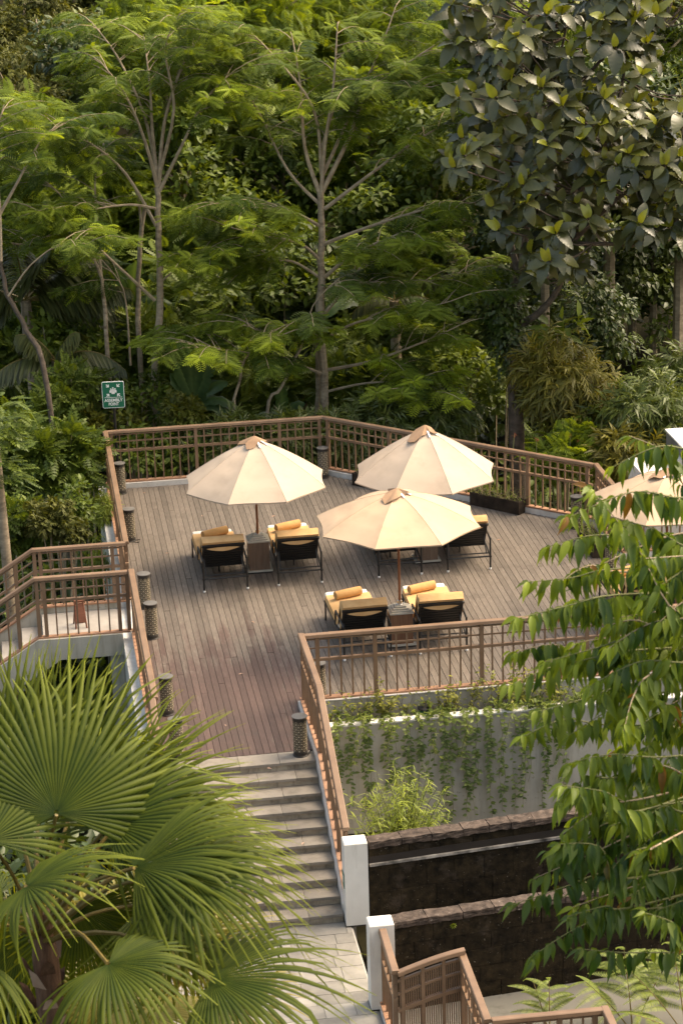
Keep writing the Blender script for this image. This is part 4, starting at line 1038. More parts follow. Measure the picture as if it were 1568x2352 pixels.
UP = np.array((0, 0, 1.0))
def feather_tree(label, stems, limbs, seed, leaf='l_feather', frond=(.27, .39), subs=9, group='feathery trees behind the deck', twig_len=(.6, 1.3), bare=.35, bark='bark'):
    rd = random.Random(seed)
    base = drop_to_ground(dpath(stems[0][0], stems[0][1]))[0]
    o = thing('feathery_tree', label, 'tree', tuple(base), 0, group)
    for pts, d, r0, r1 in stems:
        path = smooth_path(drop_to_ground(dpath(pts, d)), 4)
        path = [p + np.array((rd.uniform(-.02, .02), 0, 0)) for p in path]
        n = len(path)
        MB().tube(path, [r0 + (r1 - r0) * i / (n - 1) for i in range(n)], 9).build('trunk', M[bark], o, True, origin=base)
    lv = Leaves()
    tw = MB()
    for pts, d0, d1, r0 in limbs:
        path = smooth_path(dpath(pts, d0, d1), 4); n = len(path)
        MB().tube(path, [max(.008, r0 * (1 - .8 * i / (n - 1))) for i in range(n)], 6).build('branch', M['twig'], o, True, origin=base)
        path = np.array(path)
        for s_ in range(subs):
            f = bare + (1 - bare) * (s_ + rd.random()) / subs
            k = min(n - 2, int(f * (n - 1))); q = path[k] + (path[k + 1] - path[k]) * (f * (n - 1) - k)
            ld_ = path[k + 1] - path[k]; hd = np.array((ld_[0], ld_[1], 0)); 
            if np.linalg.norm(hd) < .02: hd = np.array((rd.uniform(-1, 1), rd.uniform(-1, 1), 0))
            a = rd.choice((-1, 1)) * rd.uniform(.3, 1.7) if s_ < subs - 1 else rd.uniform(-.4, .4)
            hd = nrm(hd); dv = np.array((hd[0] * cos(a) - hd[1] * sin(a), hd[0] * sin(a) + hd[1] * cos(a), rd.uniform(-.02, .38))); dv = nrm(dv)
            L_ = rd.uniform(*twig_len); pts_ = []
            for j in range(5):
                u = j / 4; pts_.append(q + dv * L_ * u + UP * (.10 * sin(pi * u) - .06 * u))
            tw.tube(pts_, [.011, .009, .007, .006, .004], 4, False)
            new_growth = rd.random() < .42; tb = rd.uniform(.0, .50)  # random twigs end in lighter, yellower young fronds
            m = int(L_ / .075)
            for j in range(2, m + 1):
                u = j / m; p = q + dv * L_ * u + UP * (.10 * sin(pi * u) - .06 * u)
                sd_ = nrm(np.cross(UP, dv)) * (1 if j % 2 else -1)
                xd = nrm(dv * rd.uniform(.25, .8) + sd_ * rd.uniform(.6, 1.0) + UP * rd.uniform(-.60, .18))
                nn = nrm(UP + np.array((rd.gauss(0, .35), rd.gauss(-.35, .35), 0)))
                lv.add(p, xd, nn, rd.uniform(*frond) * (1 - .2 * (u > .9)), tb + rd.uniform(-.10, .14) + (.25 if new_growth and u > .55 else 0))
            tip = q + dv * L_ - UP * .06
            for j in range(6):
                b_ = j / 6 * 2 * pi + rd.random(); xd = nrm(dv * .45 + np.array((cos(b_), sin(b_), rd.uniform(-.45, .40))))
                lv.add(tip, xd, nrm(UP + xd * -.1 + np.array((rd.gauss(0, .25), rd.gauss(-.3, .25), 0))), rd.uniform(*frond) * .85, tb + (.50 if new_growth else .16) + rd.uniform(-.06, .12))
    tw.build('twig', M['twig'], o, False, origin=base, kind='stuff')
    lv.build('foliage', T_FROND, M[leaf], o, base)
    return o
# the pale tree in the middle
dT = 47.5
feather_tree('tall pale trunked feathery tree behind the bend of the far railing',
    [([(748, 1062), (744, 900), (738, 700), (737, 560), (736, 440)], dT, .098, .062), ([(727, 1062), (730, 900), (729, 760), (733, 640)], dT + .25, .062, .045)],
    [([(737, 600), (690, 560), (600, 540), (520, 520)], dT, dT - .8, .04), ([(738, 640), (670, 600), (610, 610), (530, 645)], dT, dT + .4, .035),
     ([(742, 640), (790, 600), (860, 560), (960, 520)], dT, dT - 1, .045), ([(745, 720), (800, 655), (850, 590), (930, 560)], dT, dT + .5, .04),
     ([(736, 450), (700, 340), (690, 200), (670, 80)], dT, dT, .05), ([(738, 450), (745, 340), (765, 200), (775, 50)], dT, dT - .5, .05),
     ([(740, 440), (800, 320), (835, 235), (930, 150), (1020, 90)], dT, dT - .6, .05), ([(735, 470), (660, 390), (590, 250), (520, 150)], dT, dT + .6, .04),
     ([(745, 480), (850, 400), (960, 320), (1070, 260)], dT, dT - .8, .045), ([(745, 860), (660, 830), (570, 810), (460, 800)], dT, dT - 1.3, .035),
     ([(750, 850), (850, 830), (960, 790), (1070, 740)], dT, dT - 1.1, .04), ([(748, 900), (840, 880), (930, 880), (985, 905)], dT, dT - 1.2, .03),
     ([(737, 760), (690, 740), (630, 770), (560, 745)], dT, dT - .6, .03), ([(735, 520), (680, 490), (620, 480), (520, 470)], dT, dT - 1.1, .04),
     ([(745, 560), (850, 520), (980, 480), (1090, 465)], dT, dT - 1.1, .045), ([(738, 400), (720, 250), (630, 130), (560, 60)], dT, dT - .2, .04),
     ([(742, 400), (810, 250), (870, 120), (910, 10)], dT, dT + .3, .04), ([(745, 680), (830, 650), (960, 650), (1090, 620)], dT, dT - .7, .04),
     ([(745, 780), (820, 740), (930, 720), (1040, 690)], dT, dT - 1.4, .035), ([(740, 340), (780, 220), (860, 190), (990, 200)], dT, dT - 1.2, .035)], 11, subs=13)
feather_tree('feathery tree with a straight reddish trunk left of the middle tree',
    [([(358, 900), (367, 700), (366, 560), (362, 430)], 47.2, .082, .055)],
    [([(362, 430), (335, 330), (290, 220), (230, 140)], 47.2, 46.4, .045), ([(363, 430), (350, 300), (345, 200), (330, 80)], 47.2, 47.4, .045),
     ([(365, 430), (378, 280), (420, 150), (470, 70)], 47.2, 47, .045), ([(366, 440), (420, 330), (470, 230), (540, 160)], 47.2, 46.6, .04),
     ([(360, 520), (290, 400), (210, 330), (130, 300)], 47.2, 46, .04), ([(356, 690), (270, 610), (170, 520), (80, 480)], 47.2, 45.8, .04),
     ([(362, 480), (300, 470), (220, 480), (140, 500)], 47.2, 45.8, .035), ([(362, 400), (330, 260), (270, 130), (210, 50)], 47.2, 47.8, .04),
     ([(366, 400), (400, 250), (380, 110), (420, 20)], 47.2, 46.2, .04), ([(366, 650), (430, 600), (490, 575)], 47.2, 46.6, .025)], 12, subs=13, bare=.42)
feather_tree('slim feathery tree with two leaning limbs behind the sign board',
    [([(325, 850), (318, 680), (325, 540), (335, 450)], 48.6, .062, .04), ([(250, 880), (238, 690), (222, 610), (150, 520)], 47.8, .052, .03)],
    [([(325, 520), (310, 430), (250, 370), (180, 340)], 48.6, 47.8, .03), ([(222, 610), (180, 500), (110, 420), (40, 390)], 47.8, 46.9, .03),
     ([(238, 690), (225, 520), (220, 400), (250, 330)], 47.8, 48, .03), ([(200, 580), (130, 540), (60, 560), (-20, 560)], 47.8, 46.8, .03),
     ([(300, 840), (290, 700), (270, 640), (200, 560)], 48.2, 48, .025)], 13, subs=8, bare=.45)
feather_tree('leaning grey trunked feathery tree at the left edge',
    [([(112, 900), (62, 760), (20, 680), (2, 600), (-4, 500)], 45.2, .058, .035)],
    [([(2, 600), (0, 480), (-10, 330), (10, 240)], 44.8, 44.4, .04), ([(-4, 500), (40, 420), (90, 330), (130, 290)], 44.8, 44.4, .035),
     ([(-4, 520), (-40, 400), (-20, 270), (-60, 200)], 44.8, 45, .03), ([(20, 680), (70, 610), (140, 560), (200, 560)], 44.8, 44.2, .02)], 14, subs=7, bare=.5, bark='darkbark')
feather_tree('short slim sapling in front of the banana plant', [([(540, 965), (548, 880), (560, 830)], 46.6, .035, .022)], [([(560, 830), (600, 780), (650, 770)], 46.6, 46.3, .02), ([(560, 835), (500, 800), (430, 790)], 46.6, 46.2, .02)], 15, subs=6, leaf='l_feather')
feather_tree('slanting bare sapling right of the banana plant', [([(612, 965), (648, 890), (690, 800)], 47.0, .04, .025)], [([(690, 800), (720, 700), (780, 640)], 47, 46.6, .02)], 16, subs=4, leaf='l_feather2')

# ---- breadfruit tree
def breadfruit():
    rd = random.Random(21); d = 46.6
    stem = smooth_path(drop_to_ground(dpath([(1186, 1015), (1181, 880), (1178, 750), (1192, 640)], d)), 4); base = stem[0]
    o = thing('breadfruit_tree', 'large glossy leaved breadfruit tree filling the top right', 'tree', tuple(base))
    n = len(stem); MB().tube(stem, [.17 - .07 * i / (n - 1) for i in range(n)], 12).build('trunk', M['darkbark'], o, True, origin=base)
    limbs = [([(1190, 748), (1240, 715), (1285, 655), (1308, 560), (1330, 440)], d, 45.4, .085), ([(1192, 640), (1220, 450), (1260, 250), (1300, 60)], d, 45.6, .08),
             ([(1192, 640), (1150, 450), (1140, 250), (1120, 60)], d, 46.6, .07), ([(1308, 560), (1390, 480), (1470, 420), (1580, 380)], 45.4, 44.6, .06),
             ([(1330, 440), (1390, 320), (1430, 180), (1440, 30)], 45.4, 45, .06), ([(1260, 250), (1340, 180), (1420, 100), (1520, 60)], 45.6, 45, .05), ([(1308, 560), (1400, 560), (1480, 560), (1560, 500)], 45.4, 44.3, .05)]
    pts = []
    for pp, d0, d1, r0 in limbs:
        path = smooth_path(dpath(pp, d0, d1), 5); m = len(path)
        MB().tube(path, [max(.012, r0 * (1 - .75 * i / (m - 1))) for i in range(m)], 7).build('branch', M['darkbark'], o, True, origin=base)
        pts += path[3:]
    pts = np.array(pts); tw = MB(); rec = []
    ros = []
    tries = 0
    while len(ros) < 290 and tries < 6000:
        tries += 1
        x, y = rd.uniform(1030, 1610), rd.uniform(-60, 690)
        if x < 1100 and y > 520: continue
        if x > 1490 and y > 560: continue
        if y > 540 and not (1210 < x < 1340 and y < 640): continue
        if x < 1130 and y > 400: continue
        if sin(x / 37 + 1.1 * sin(y / 61)) * sin(y / 43 + x / 150) > .42 and rd.random() < .85: continue
        if x > 1500 and 40 < y < 215: continue
        if 1330 < x < 1430 and 110 < y < 190: continue
        if x < 1090 and rd.random() < .5: continue
        if any((x - a) ** 2 + (y - b) ** 2 < 20 ** 2 for a, b in ros): continue
        ros.append((x, y))
    for x, y in ros:
        dd = rd.uniform(43.6, 46.6); p = at(x, y, dd)
        j = np.argmin(np.linalg.norm(pts - p, axis=1)); q = pts[j]
        mid = (p + q) / 2 - UP * .12
        tw.tube(smooth_path([q, mid, p], 3), .016, 5, False)
        outw = nrm(p - q + np.array((rd.gauss(0, .35), -.55, .75)))
        rt = rd.uniform(.05, .45); m = rd.randint(6, 9); b0 = rd.random() * 6; big = rd.uniform(.85, 1.1)
        s1 = nrm(np.cross(outw, UP)); s2 = np.cross(s1, outw)
        for k in range(m):
            a = b0 + 2 * pi * k / m + rd.uniform(-.25, .25)
            rad = s1 * cos(a) + s2 * sin(a); xd = nrm(rad + outw * rd.uniform(-.1, .5) + UP * rd.uniform(-.35, .05))
            nn = nrm(outw * .9 + UP * .7 - xd * .2 + np.array((rd.gauss(0, .34), rd.gauss(0, .34), 0)))
            rec.append((p + xd * .04, xd, nn, rd.uniform(.24, .46) * big, rt + rd.uniform(-.12, .22), dd))
        for k in range(rd.randint(1, 2)):
            a = rd.random() * 6.3; xd = nrm(outw + (s1 * cos(a) + s2 * sin(a)) * .5 + UP * .5)
            rec.append((p, xd, nrm(outw + UP * .1 - xd * .6), rd.uniform(.20, .32), rd.uniform(.75, 1.0), dd - .3))
    tw.build('twig', M['darkbark'], o, False, origin=base, kind='stuff')
    rec.sort(key=lambda q: q[5])
    tv = np.array(T_BREAD[0]); tf = np.array(T_BREAD[1])
    shades = [np_mesh('leaf', tv, tf, M['l_bread'], np.full(len(tv), t), True) for t in (.03, .12, .22, .32, .42, .54, .66, .82, .97)]
    tvals = np.array((.03, .12, .22, .32, .42, .54, .66, .82, .97)); lv = Leaves()
    for i, (p, xd, nn, S, t, dd) in enumerate(rec):
        if i < 300:
            x = nrm(xd); y = nrm(np.cross(nn, x)); z = np.cross(x, y)
            Mx = Matrix((x, y, z)).transposed().to_4x4()
            q = bpy.data.objects.new('leaf', shades[int(np.argmin(abs(tvals - t)))]); link(q, o)
            q.matrix_local = Matrix.Translation(Vector(p - base)) @ Mx @ Matrix.Diagonal((S, S * rd.uniform(.85, 1.1), S, 1))
        else: lv.add(p, xd, nn, S, t)
    lv.build('foliage', T_BREAD, M['l_bread'], o, base, smooth=True)
    for x, y in ((1494, 510), (1470, 490), (1480, 497), (1235, 230)):
        MB().lathe([(.001, -.055), (.04, -.04), (.055, 0), (.04, .04), (.001, .055)], 8, at(x, y, 43.9) - base).build('fruit', M['vent'], o, True)
breadfruit()

# ---- blobs of leaves: shrubs, bamboo, ivy
def blob(name, label, cat, c, rad, n, T, mat, seed, size, clumps=14, group=None, droop=-.15, stems=4, tint=(.05, .75), stem_mat='twig', shell=.55, up=.55, foot=None):
    """leaves in clumps through an uneven ellipsoid; light new leaves at the clump tips"""
    rd = np.random.default_rng(seed); c = np.array(c, float); rad = np.array(rad, float)
    gz = float(ground_z(c[0], c[1])) if foot is None else foot
    base = np.array((c[0], c[1], gz))
    o = thing(name, label, cat, tuple(base), 0, group)
    u = nrm(rd.normal(size=(clumps, 3))); u[:, 2] = np.abs(u[:, 2]) * rd.choice((1, 1, -.5), clumps)
    cc = c + u * rad * rd.uniform(shell, 1.0, (clumps, 1)); cr = rad.mean() * rd.uniform(.28, .55, clumps)
    k = rd.integers(0, clumps, n)
    v = nrm(rd.normal(size=(n, 3))) * (rd.random((n, 1)) ** .45)
    P = cc[k] + v * cr[k][:, None] * np.array((1, 1, .75))
    out = nrm(v + (P - c) / rad * .5)
    X = nrm(out * .8 + rd.normal(size=(n, 3)) * .45 + np.array((0, 0, droop)))
    N = nrm(np.array((0, 0, up)) + out * .5 + rd.normal(size=(n, 3)) * .25)
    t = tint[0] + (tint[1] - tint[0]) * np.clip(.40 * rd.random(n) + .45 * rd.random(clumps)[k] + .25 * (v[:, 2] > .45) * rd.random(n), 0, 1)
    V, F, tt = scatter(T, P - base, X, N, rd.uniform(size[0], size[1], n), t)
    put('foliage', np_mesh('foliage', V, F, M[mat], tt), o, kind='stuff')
    m = MB()
    for i in range(stems):
        j = int(rd.integers(clumps)); p0 = base + np.array((rd.normal() * .08, rd.normal() * .08, -.1)); p1 = cc[j]
        mid = (p0 + p1) / 2 + np.array((rd.normal() * .12, rd.normal() * .12, .1))
        m.tube([p0 - base, mid - base, p1 - base], [.022, .016, .008], 5, False)
    m.build('stem', M[stem_mat], o)
    return o
SH = 'leafy shrubs beyond the left side of the deck'
def dsh(label, x, y, d, rx, rz, n, T, mat, seed, size, **k):
    return blob('shrub', label, 'shrub', at(x, y, d), (rx, rx, rz), n, T, mat, seed, size, **k)
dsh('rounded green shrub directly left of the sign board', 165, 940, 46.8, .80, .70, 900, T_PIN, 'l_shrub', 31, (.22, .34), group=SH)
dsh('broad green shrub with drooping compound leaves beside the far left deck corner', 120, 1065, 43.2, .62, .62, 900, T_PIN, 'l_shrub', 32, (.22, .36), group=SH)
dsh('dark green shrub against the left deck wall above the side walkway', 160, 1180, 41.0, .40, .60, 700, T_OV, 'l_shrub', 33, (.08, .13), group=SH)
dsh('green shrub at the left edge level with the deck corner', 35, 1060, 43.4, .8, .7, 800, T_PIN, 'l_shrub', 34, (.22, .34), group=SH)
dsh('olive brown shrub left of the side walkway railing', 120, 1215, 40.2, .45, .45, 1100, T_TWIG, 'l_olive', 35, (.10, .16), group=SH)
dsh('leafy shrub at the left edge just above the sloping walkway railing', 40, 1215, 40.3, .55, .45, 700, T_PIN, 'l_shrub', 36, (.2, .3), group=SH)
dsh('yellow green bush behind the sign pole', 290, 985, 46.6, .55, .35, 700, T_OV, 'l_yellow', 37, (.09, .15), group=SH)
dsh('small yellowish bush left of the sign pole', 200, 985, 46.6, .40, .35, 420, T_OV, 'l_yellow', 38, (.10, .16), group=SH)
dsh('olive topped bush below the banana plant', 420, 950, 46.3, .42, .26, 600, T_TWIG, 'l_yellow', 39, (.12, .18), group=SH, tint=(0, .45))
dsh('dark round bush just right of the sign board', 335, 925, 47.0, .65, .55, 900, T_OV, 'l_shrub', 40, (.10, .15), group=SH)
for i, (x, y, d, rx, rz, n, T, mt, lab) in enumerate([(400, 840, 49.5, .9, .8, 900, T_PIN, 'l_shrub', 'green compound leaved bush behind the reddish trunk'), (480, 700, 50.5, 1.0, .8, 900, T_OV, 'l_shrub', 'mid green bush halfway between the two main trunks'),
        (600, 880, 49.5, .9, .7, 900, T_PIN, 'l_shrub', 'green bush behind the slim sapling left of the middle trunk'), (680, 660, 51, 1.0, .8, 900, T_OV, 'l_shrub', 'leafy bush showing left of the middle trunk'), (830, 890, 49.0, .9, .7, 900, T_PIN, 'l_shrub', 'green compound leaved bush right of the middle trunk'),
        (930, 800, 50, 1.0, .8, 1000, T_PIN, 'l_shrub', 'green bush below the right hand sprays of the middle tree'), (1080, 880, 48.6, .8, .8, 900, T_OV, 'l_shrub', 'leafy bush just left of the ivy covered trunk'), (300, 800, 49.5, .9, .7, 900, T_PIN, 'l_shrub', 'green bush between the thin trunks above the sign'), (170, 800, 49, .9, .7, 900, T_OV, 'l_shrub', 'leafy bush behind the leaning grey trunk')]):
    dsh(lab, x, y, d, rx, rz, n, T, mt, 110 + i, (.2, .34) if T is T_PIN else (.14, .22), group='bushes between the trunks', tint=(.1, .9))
SB = 'shrubs seen through the far railing'
for i, (x, y, lab, mt, T, sz) in enumerate([(330, 1050, 'green broad leaved bush behind the left end of the far left railing', 'l_shrub', T_OV, (.10, .17)),
        (440, 1045, 'green broad leaved bush behind the middle of the far left railing', 'l_shrub', T_OV, (.10, .17)),
        (550, 1040, 'narrow leaved pale bush behind the far left railing above the left umbrella', 'l_bamboo2', T_BAM, (.22, .3)),
        (660, 1030, 'narrow leaved pale bush behind the far left railing near the bend', 'l_bamboo2', T_BAM, (.22, .3)),
        (800, 1040, 'narrow leaved bush behind the diagonal railing next to the bend', 'l_bamboo2', T_BAM, (.22, .3))]):
    dsh(lab, x, y, 46.0, .75, .55, 950, T, mt, 50 + i, sz, group=SB)
dsh('feathery bush with red flower heads behind the diagonal railing', 1290, 1055, 44.2, .75, .45, 420, T_FROND, 'l_feather', 56, (.24, .34), group=SB)
for i, (x, y) in enumerate(((1308, 1000), (1232, 1010), (1330, 1012), (1180, 1000))):
    q = blob('flower_head', 'small fuzzy red flower head ' + ('nearest the thick trunk', 'at the left of the flowering bush', 'at the right of the flowering bush', 'beside the dark trunk')[(3, 1, 2, 0)[i]], 'flower', at(x, y, 43.9), (.035, .035, .035), 45, T_NARROW, 'l_red', 60 + i, (.03, .05), 3, stems=1, group='red flower heads', stem_mat='stem')
BB = 'bamboo clumps beyond the diagonal railing'
def bamboo(label, x, y, d, rx, rz, n, mat, seed, size=(.24, .36), **k):
    o = blob('bamboo_clump', label, 'bamboo', at(x, y, d), (rx, rx, rz), n, T_BAM, mat, seed, size, clumps=26, group=BB, droop=-.55, stems=9, stem_mat='stem', shell=.3, **k)
bamboo('yellow green drooping bamboo right of the thick dark trunk', 1290, 880, 45.6, .80, .85, 1900, 'l_bamboo', 71)
bamboo('yellow green bamboo clump low behind the right end of the diagonal railing', 1370, 985, 45.2, .80, .70, 1700, 'l_bamboo', 72)
bamboo('green bamboo clump above the flat roofed building', 1480, 960, 44.6, .80, .70, 1900, 'l_bamboo2', 73, tint=(.1, 1))
bamboo('green bamboo clump at the right edge of the picture', 1560, 900, 46.0, .80, .70, 1500, 'l_bamboo2', 74, tint=(0, .8))
bamboo('dark green bamboo thicket left of the thick dark trunk', 1000, 960, 46.8, 1.0, .60, 1900, 'l_bamboo2', 75, tint=(0, .65))
bamboo('dark green bamboo thicket behind the rear umbrella top', 880, 985, 46.4, .90, .50, 1500, 'l_bamboo2', 76, tint=(0, .7))
bamboo('olive bamboo clump behind the corner of the diagonal railing', 1440, 1055, 43.8, .60, .45, 1200, 'l_bamboo', 77, tint=(0, .7))
blob('ivy', 'dark ivy smothering the trunk below the breadfruit crown', 'ivy', at(1160, 770, 46.6), (.42, .42, 1.45), 2600, T_OV, 'l_dark', 81, (.09, .14), clumps=30, shell=.2, droop=-.6, stems=2)
blob('ivy', 'dark hanging curtain of ivy right of the curved limb', 'ivy', at(1375, 760, 47.4), (.75, .6, 1.05), 2600, T_OV, 'l_dark', 82, (.09, .14), clumps=30, shell=.2, droop=-.6, stems=3)
blob('shrub', 'glossy large leaved plant beneath the curved limb', 'shrub', at(1290, 760, 46.2), (.45, .45, .35), 46, T_OV, 'l_shrub', 83, (.28, .42), clumps=6, tint=(.1, 1))

# ---- banana plants
def banana(label, x, y, d, leaves, seed):
    rd = random.Random(seed); c = at(x, y, d); gz = float(ground_z(c[0], c[1])); base = np.array((c[0], c[1], gz))
    o = thing('banana_plant', label, 'banana plant', tuple(base), 0, 'banana plants among the trees')
    MB().tube([(0, 0, -.1), (0, 0, (c[2] - gz) * .6), (0, 0, c[2] - gz)], [.11, .09, .05], 10).build('stalk', M['stem'], o, True)
    for ang, el, L, bend in leaves:
        dv = np.array((cos(R_(ang)) * cos(R_(el)), rd.uniform(-.35, -.05), sin(R_(el)))); dv = nrm(dv)
        s = nrm(np.cross(dv, UP + np.array((0, -.6, 0)))); n_ = 18; V = []; tt = []
        for i in range(n_ + 1):
            u = i / n_; p = dv * L * u - UP * bend * L * u ** 2.2
            w_ = L * .15 * min(1, (u / .14) ** .7) * min(1, ((1 - u) / .22 + .02) ** .6) if u > .10 else .008
            nn = nrm(np.cross(s, dv))
            rag = 1 - .25 * (rd.random() < .3)
            for q in (-1, -.5, 0, .5, 1):
                V.append(p + s * w_ * q * (rag if abs(q) == 1 else 1) + UP * (.10 * w_ * (1 - abs(q)) - .30 * w_ * abs(q)) + nn * .004 * (i % 2))
                tt.append(rd.uniform(.2, .5) if abs(q) > 0 else .95)
        Fq = [(i * 5 + j, i * 5 + j + 1, (i + 1) * 5 + j + 1, (i + 1) * 5 + j) for i in range(n_) for j in range(4)]
        put('leaf', np_mesh('leaf', np.array(V), np.array(Fq), M['l_banana'], np.array(tt), True), o, tuple(c - base))
banana('large banana plant with upright leaves behind the far left railing', 445, 925, 47.0,
       [(100, 70, 1.35, .15), (60, 60, 1.3, .25), (125, 55, 1.2, .35), (75, 78, 1.4, .1), (160, 30, .9, .6), (20, 25, 1.0, .55), (40, 45, 1.1, .4), (140, 70, 1.2, .2), (0, 5, .9, .4)], 5)
banana('small banana plant between the slanting sapling and the middle trunk', 650, 955, 47.6, [(170, 20, .8, .4), (100, 70, .9, .2), (40, 50, .8, .4), (10, 15, .7, .5)], 6)
banana('banana plant half hidden high on the left between the trunks', 300, 700, 50, [(150, 35, 1.1, .5), (70, 70, 1.3, .2), (20, 30, 1.1, .5), (110, 60, 1.2, .3)], 7)
banana('banana plant with dry hanging leaf near the middle trunk', 830, 690, 50.5, [(160, 20, 1.2, .7), (30, 20, 1.1, .6), (100, 60, 1.0, .3)], 8)

# ---- coconut palms at the left
def coconut(label, x, y, d, fr, seed):
    rd = random.Random(seed); c = at(x, y, d); gz = float(ground_z(c[0], c[1])); base = np.array((c[0], c[1], gz))
    o = thing('coconut_palm', label, 'palm', tuple(base), 0, 'coconut palms at the left')
    MB().tube([(0, 0, -.2), (.04, 0, (c[2] - gz) / 2), (0, 0, c[2] - gz)], [.16, .12, .10], 9).build('trunk', M['bark'], o, True)
    for ang, el, L, bend in fr:
        dv = nrm(np.array((cos(R_(ang)) * cos(R_(el)), rd.uniform(-.4, .1), sin(R_(el))))); path = []
        for i in range(13):
            u = i / 12; path.append(dv * L * u - UP * bend * L * u ** 2)
        f = put('frond', MB().tube(path, [.022 * (1 - .8 * i / 12) for i in range(13)], 5).mesh('frond', M['petiole']), o, tuple(c - base))
        lv = Leaves(); path = np.array(path)
        for i in range(64):
            u = .12 + .87 * i / 63; k = min(11, int(u * 12)); p = path[k] + (path[k + 1] - path[k]) * (u * 12 - k); tg = nrm(path[k + 1] - path[k])
            s = nrm(np.cross(tg, UP))
            for q in (-1, 1):
                xd = nrm(s * q * .75 + tg * .55 - UP * rd.uniform(.35, .75)); lv.add(p, xd, nrm(UP + s * q * .4), (L * .30 * sin(pi * (.12 + .80 * u)) + .05) * rd.uniform(.9, 1.1), rd.uniform(.1, .75))
        lv.build('leaflet', T_NARROW, M['l_coco'], f, (0, 0, 0))
coconut('coconut palm with long arching fronds at the left edge', 60, 690, 49, [(-8, 25, 2.4, .30), (30, 45, 2.6, .45), (-20, 0, 2.2, .35), (60, 60, 2.3, .35), (150, 30, 2.2, .4), (185, 0, 2.0, .4), (100, 65, 2.2, .3), (10, 10, 2.5, .5)], 3)
coconut('small coconut palm with drooping fronds above the left shrubs', 130, 830, 47.5, [(170, 30, 1.6, .6), (20, 35, 1.7, .7), (60, 55, 1.5, .5), (130, 50, 1.6, .5), (0, 0, 1.4, .6)], 4)
coconut('young palm frond cluster right of the middle trunk', 905, 690, 49, [(150, 30, 1.1, .7), (20, 30, 1.1, .6), (90, 60, 1.0, .5)], 9)

# ---- trees on the hillside behind: a few kinds, copied
def hill_kind(kind, seed):
    rd = np.random.default_rng(seed)
    o = bpy.data.objects.new('hillside_tree', None); link(o)
    h = 4.2
    tr = MB().tube([(0, 0, -.5), (rd.normal() * .1, 0, h * .4), (rd.normal() * .2, rd.normal() * .2, h * .85)], [.13, .10, .05], 7)
    for i in range(6):
        a = rd.random() * 6.3; tr.tube([(0, 0, h * (.35 + .08 * i)), (cos(a) * .7, sin(a) * .7, h * (.5 + .08 * i)), (cos(a) * 1.3, sin(a) * 1.3, h * (.6 + .08 * i))], [.05, .035, .015], 5, False)
    tr.build('trunk', M['bark'], o, True)
    m = 34; u = nrm(rd.normal(size=(m, 3))); u[:, 2] = u[:, 2] * .8
    cc = np.array((0, 0, h * .72)) + u * np.array((1.7, 1.7, 1.9)) * rd.uniform(.45, 1, (m, 1)); cr = rd.uniform(.40, .75, m)
    n, T, mat, s = {'feather': (2000, T_FROND, 'l_feather', (.26, .38)), 'broad': (3400, T_OV, 'l_shrub', (.16, .26)), 'olive': (4200, T_TWIG, 'l_olive', (.14, .22)), 'dark': (3400, T_OV, 'l_dark', (.15, .24)), 'pinnate': (2300, T_PIN, 'l_shrub', (.26, .40))}[kind]
    k = rd.integers(0, m, n); v = nrm(rd.normal(size=(n, 3))) * rd.random((n, 1)) ** .4
    P = cc[k] + v * cr[k][:, None] * np.array((1.15, 1.15, .6))
    X = nrm(v * .7 + rd.normal(size=(n, 3)) * .5 + np.array((0, 0, -.15))); N = nrm(np.array((0, 0, .8)) + v * .4 + rd.normal(size=(n, 3)) * .2)
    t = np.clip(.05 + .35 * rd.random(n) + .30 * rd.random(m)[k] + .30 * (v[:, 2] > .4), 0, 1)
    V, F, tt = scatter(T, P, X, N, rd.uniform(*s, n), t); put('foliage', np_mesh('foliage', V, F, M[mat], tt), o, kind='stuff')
    return o
KL = {'feather': 'feathery bright green tree', 'broad': 'broad leaved green tree', 'olive': 'olive brown fine leaved tree', 'dark': 'dark leafy tree', 'pinnate': 'green tree with long compound leaves'}
protos = {}; rd = random.Random(99)
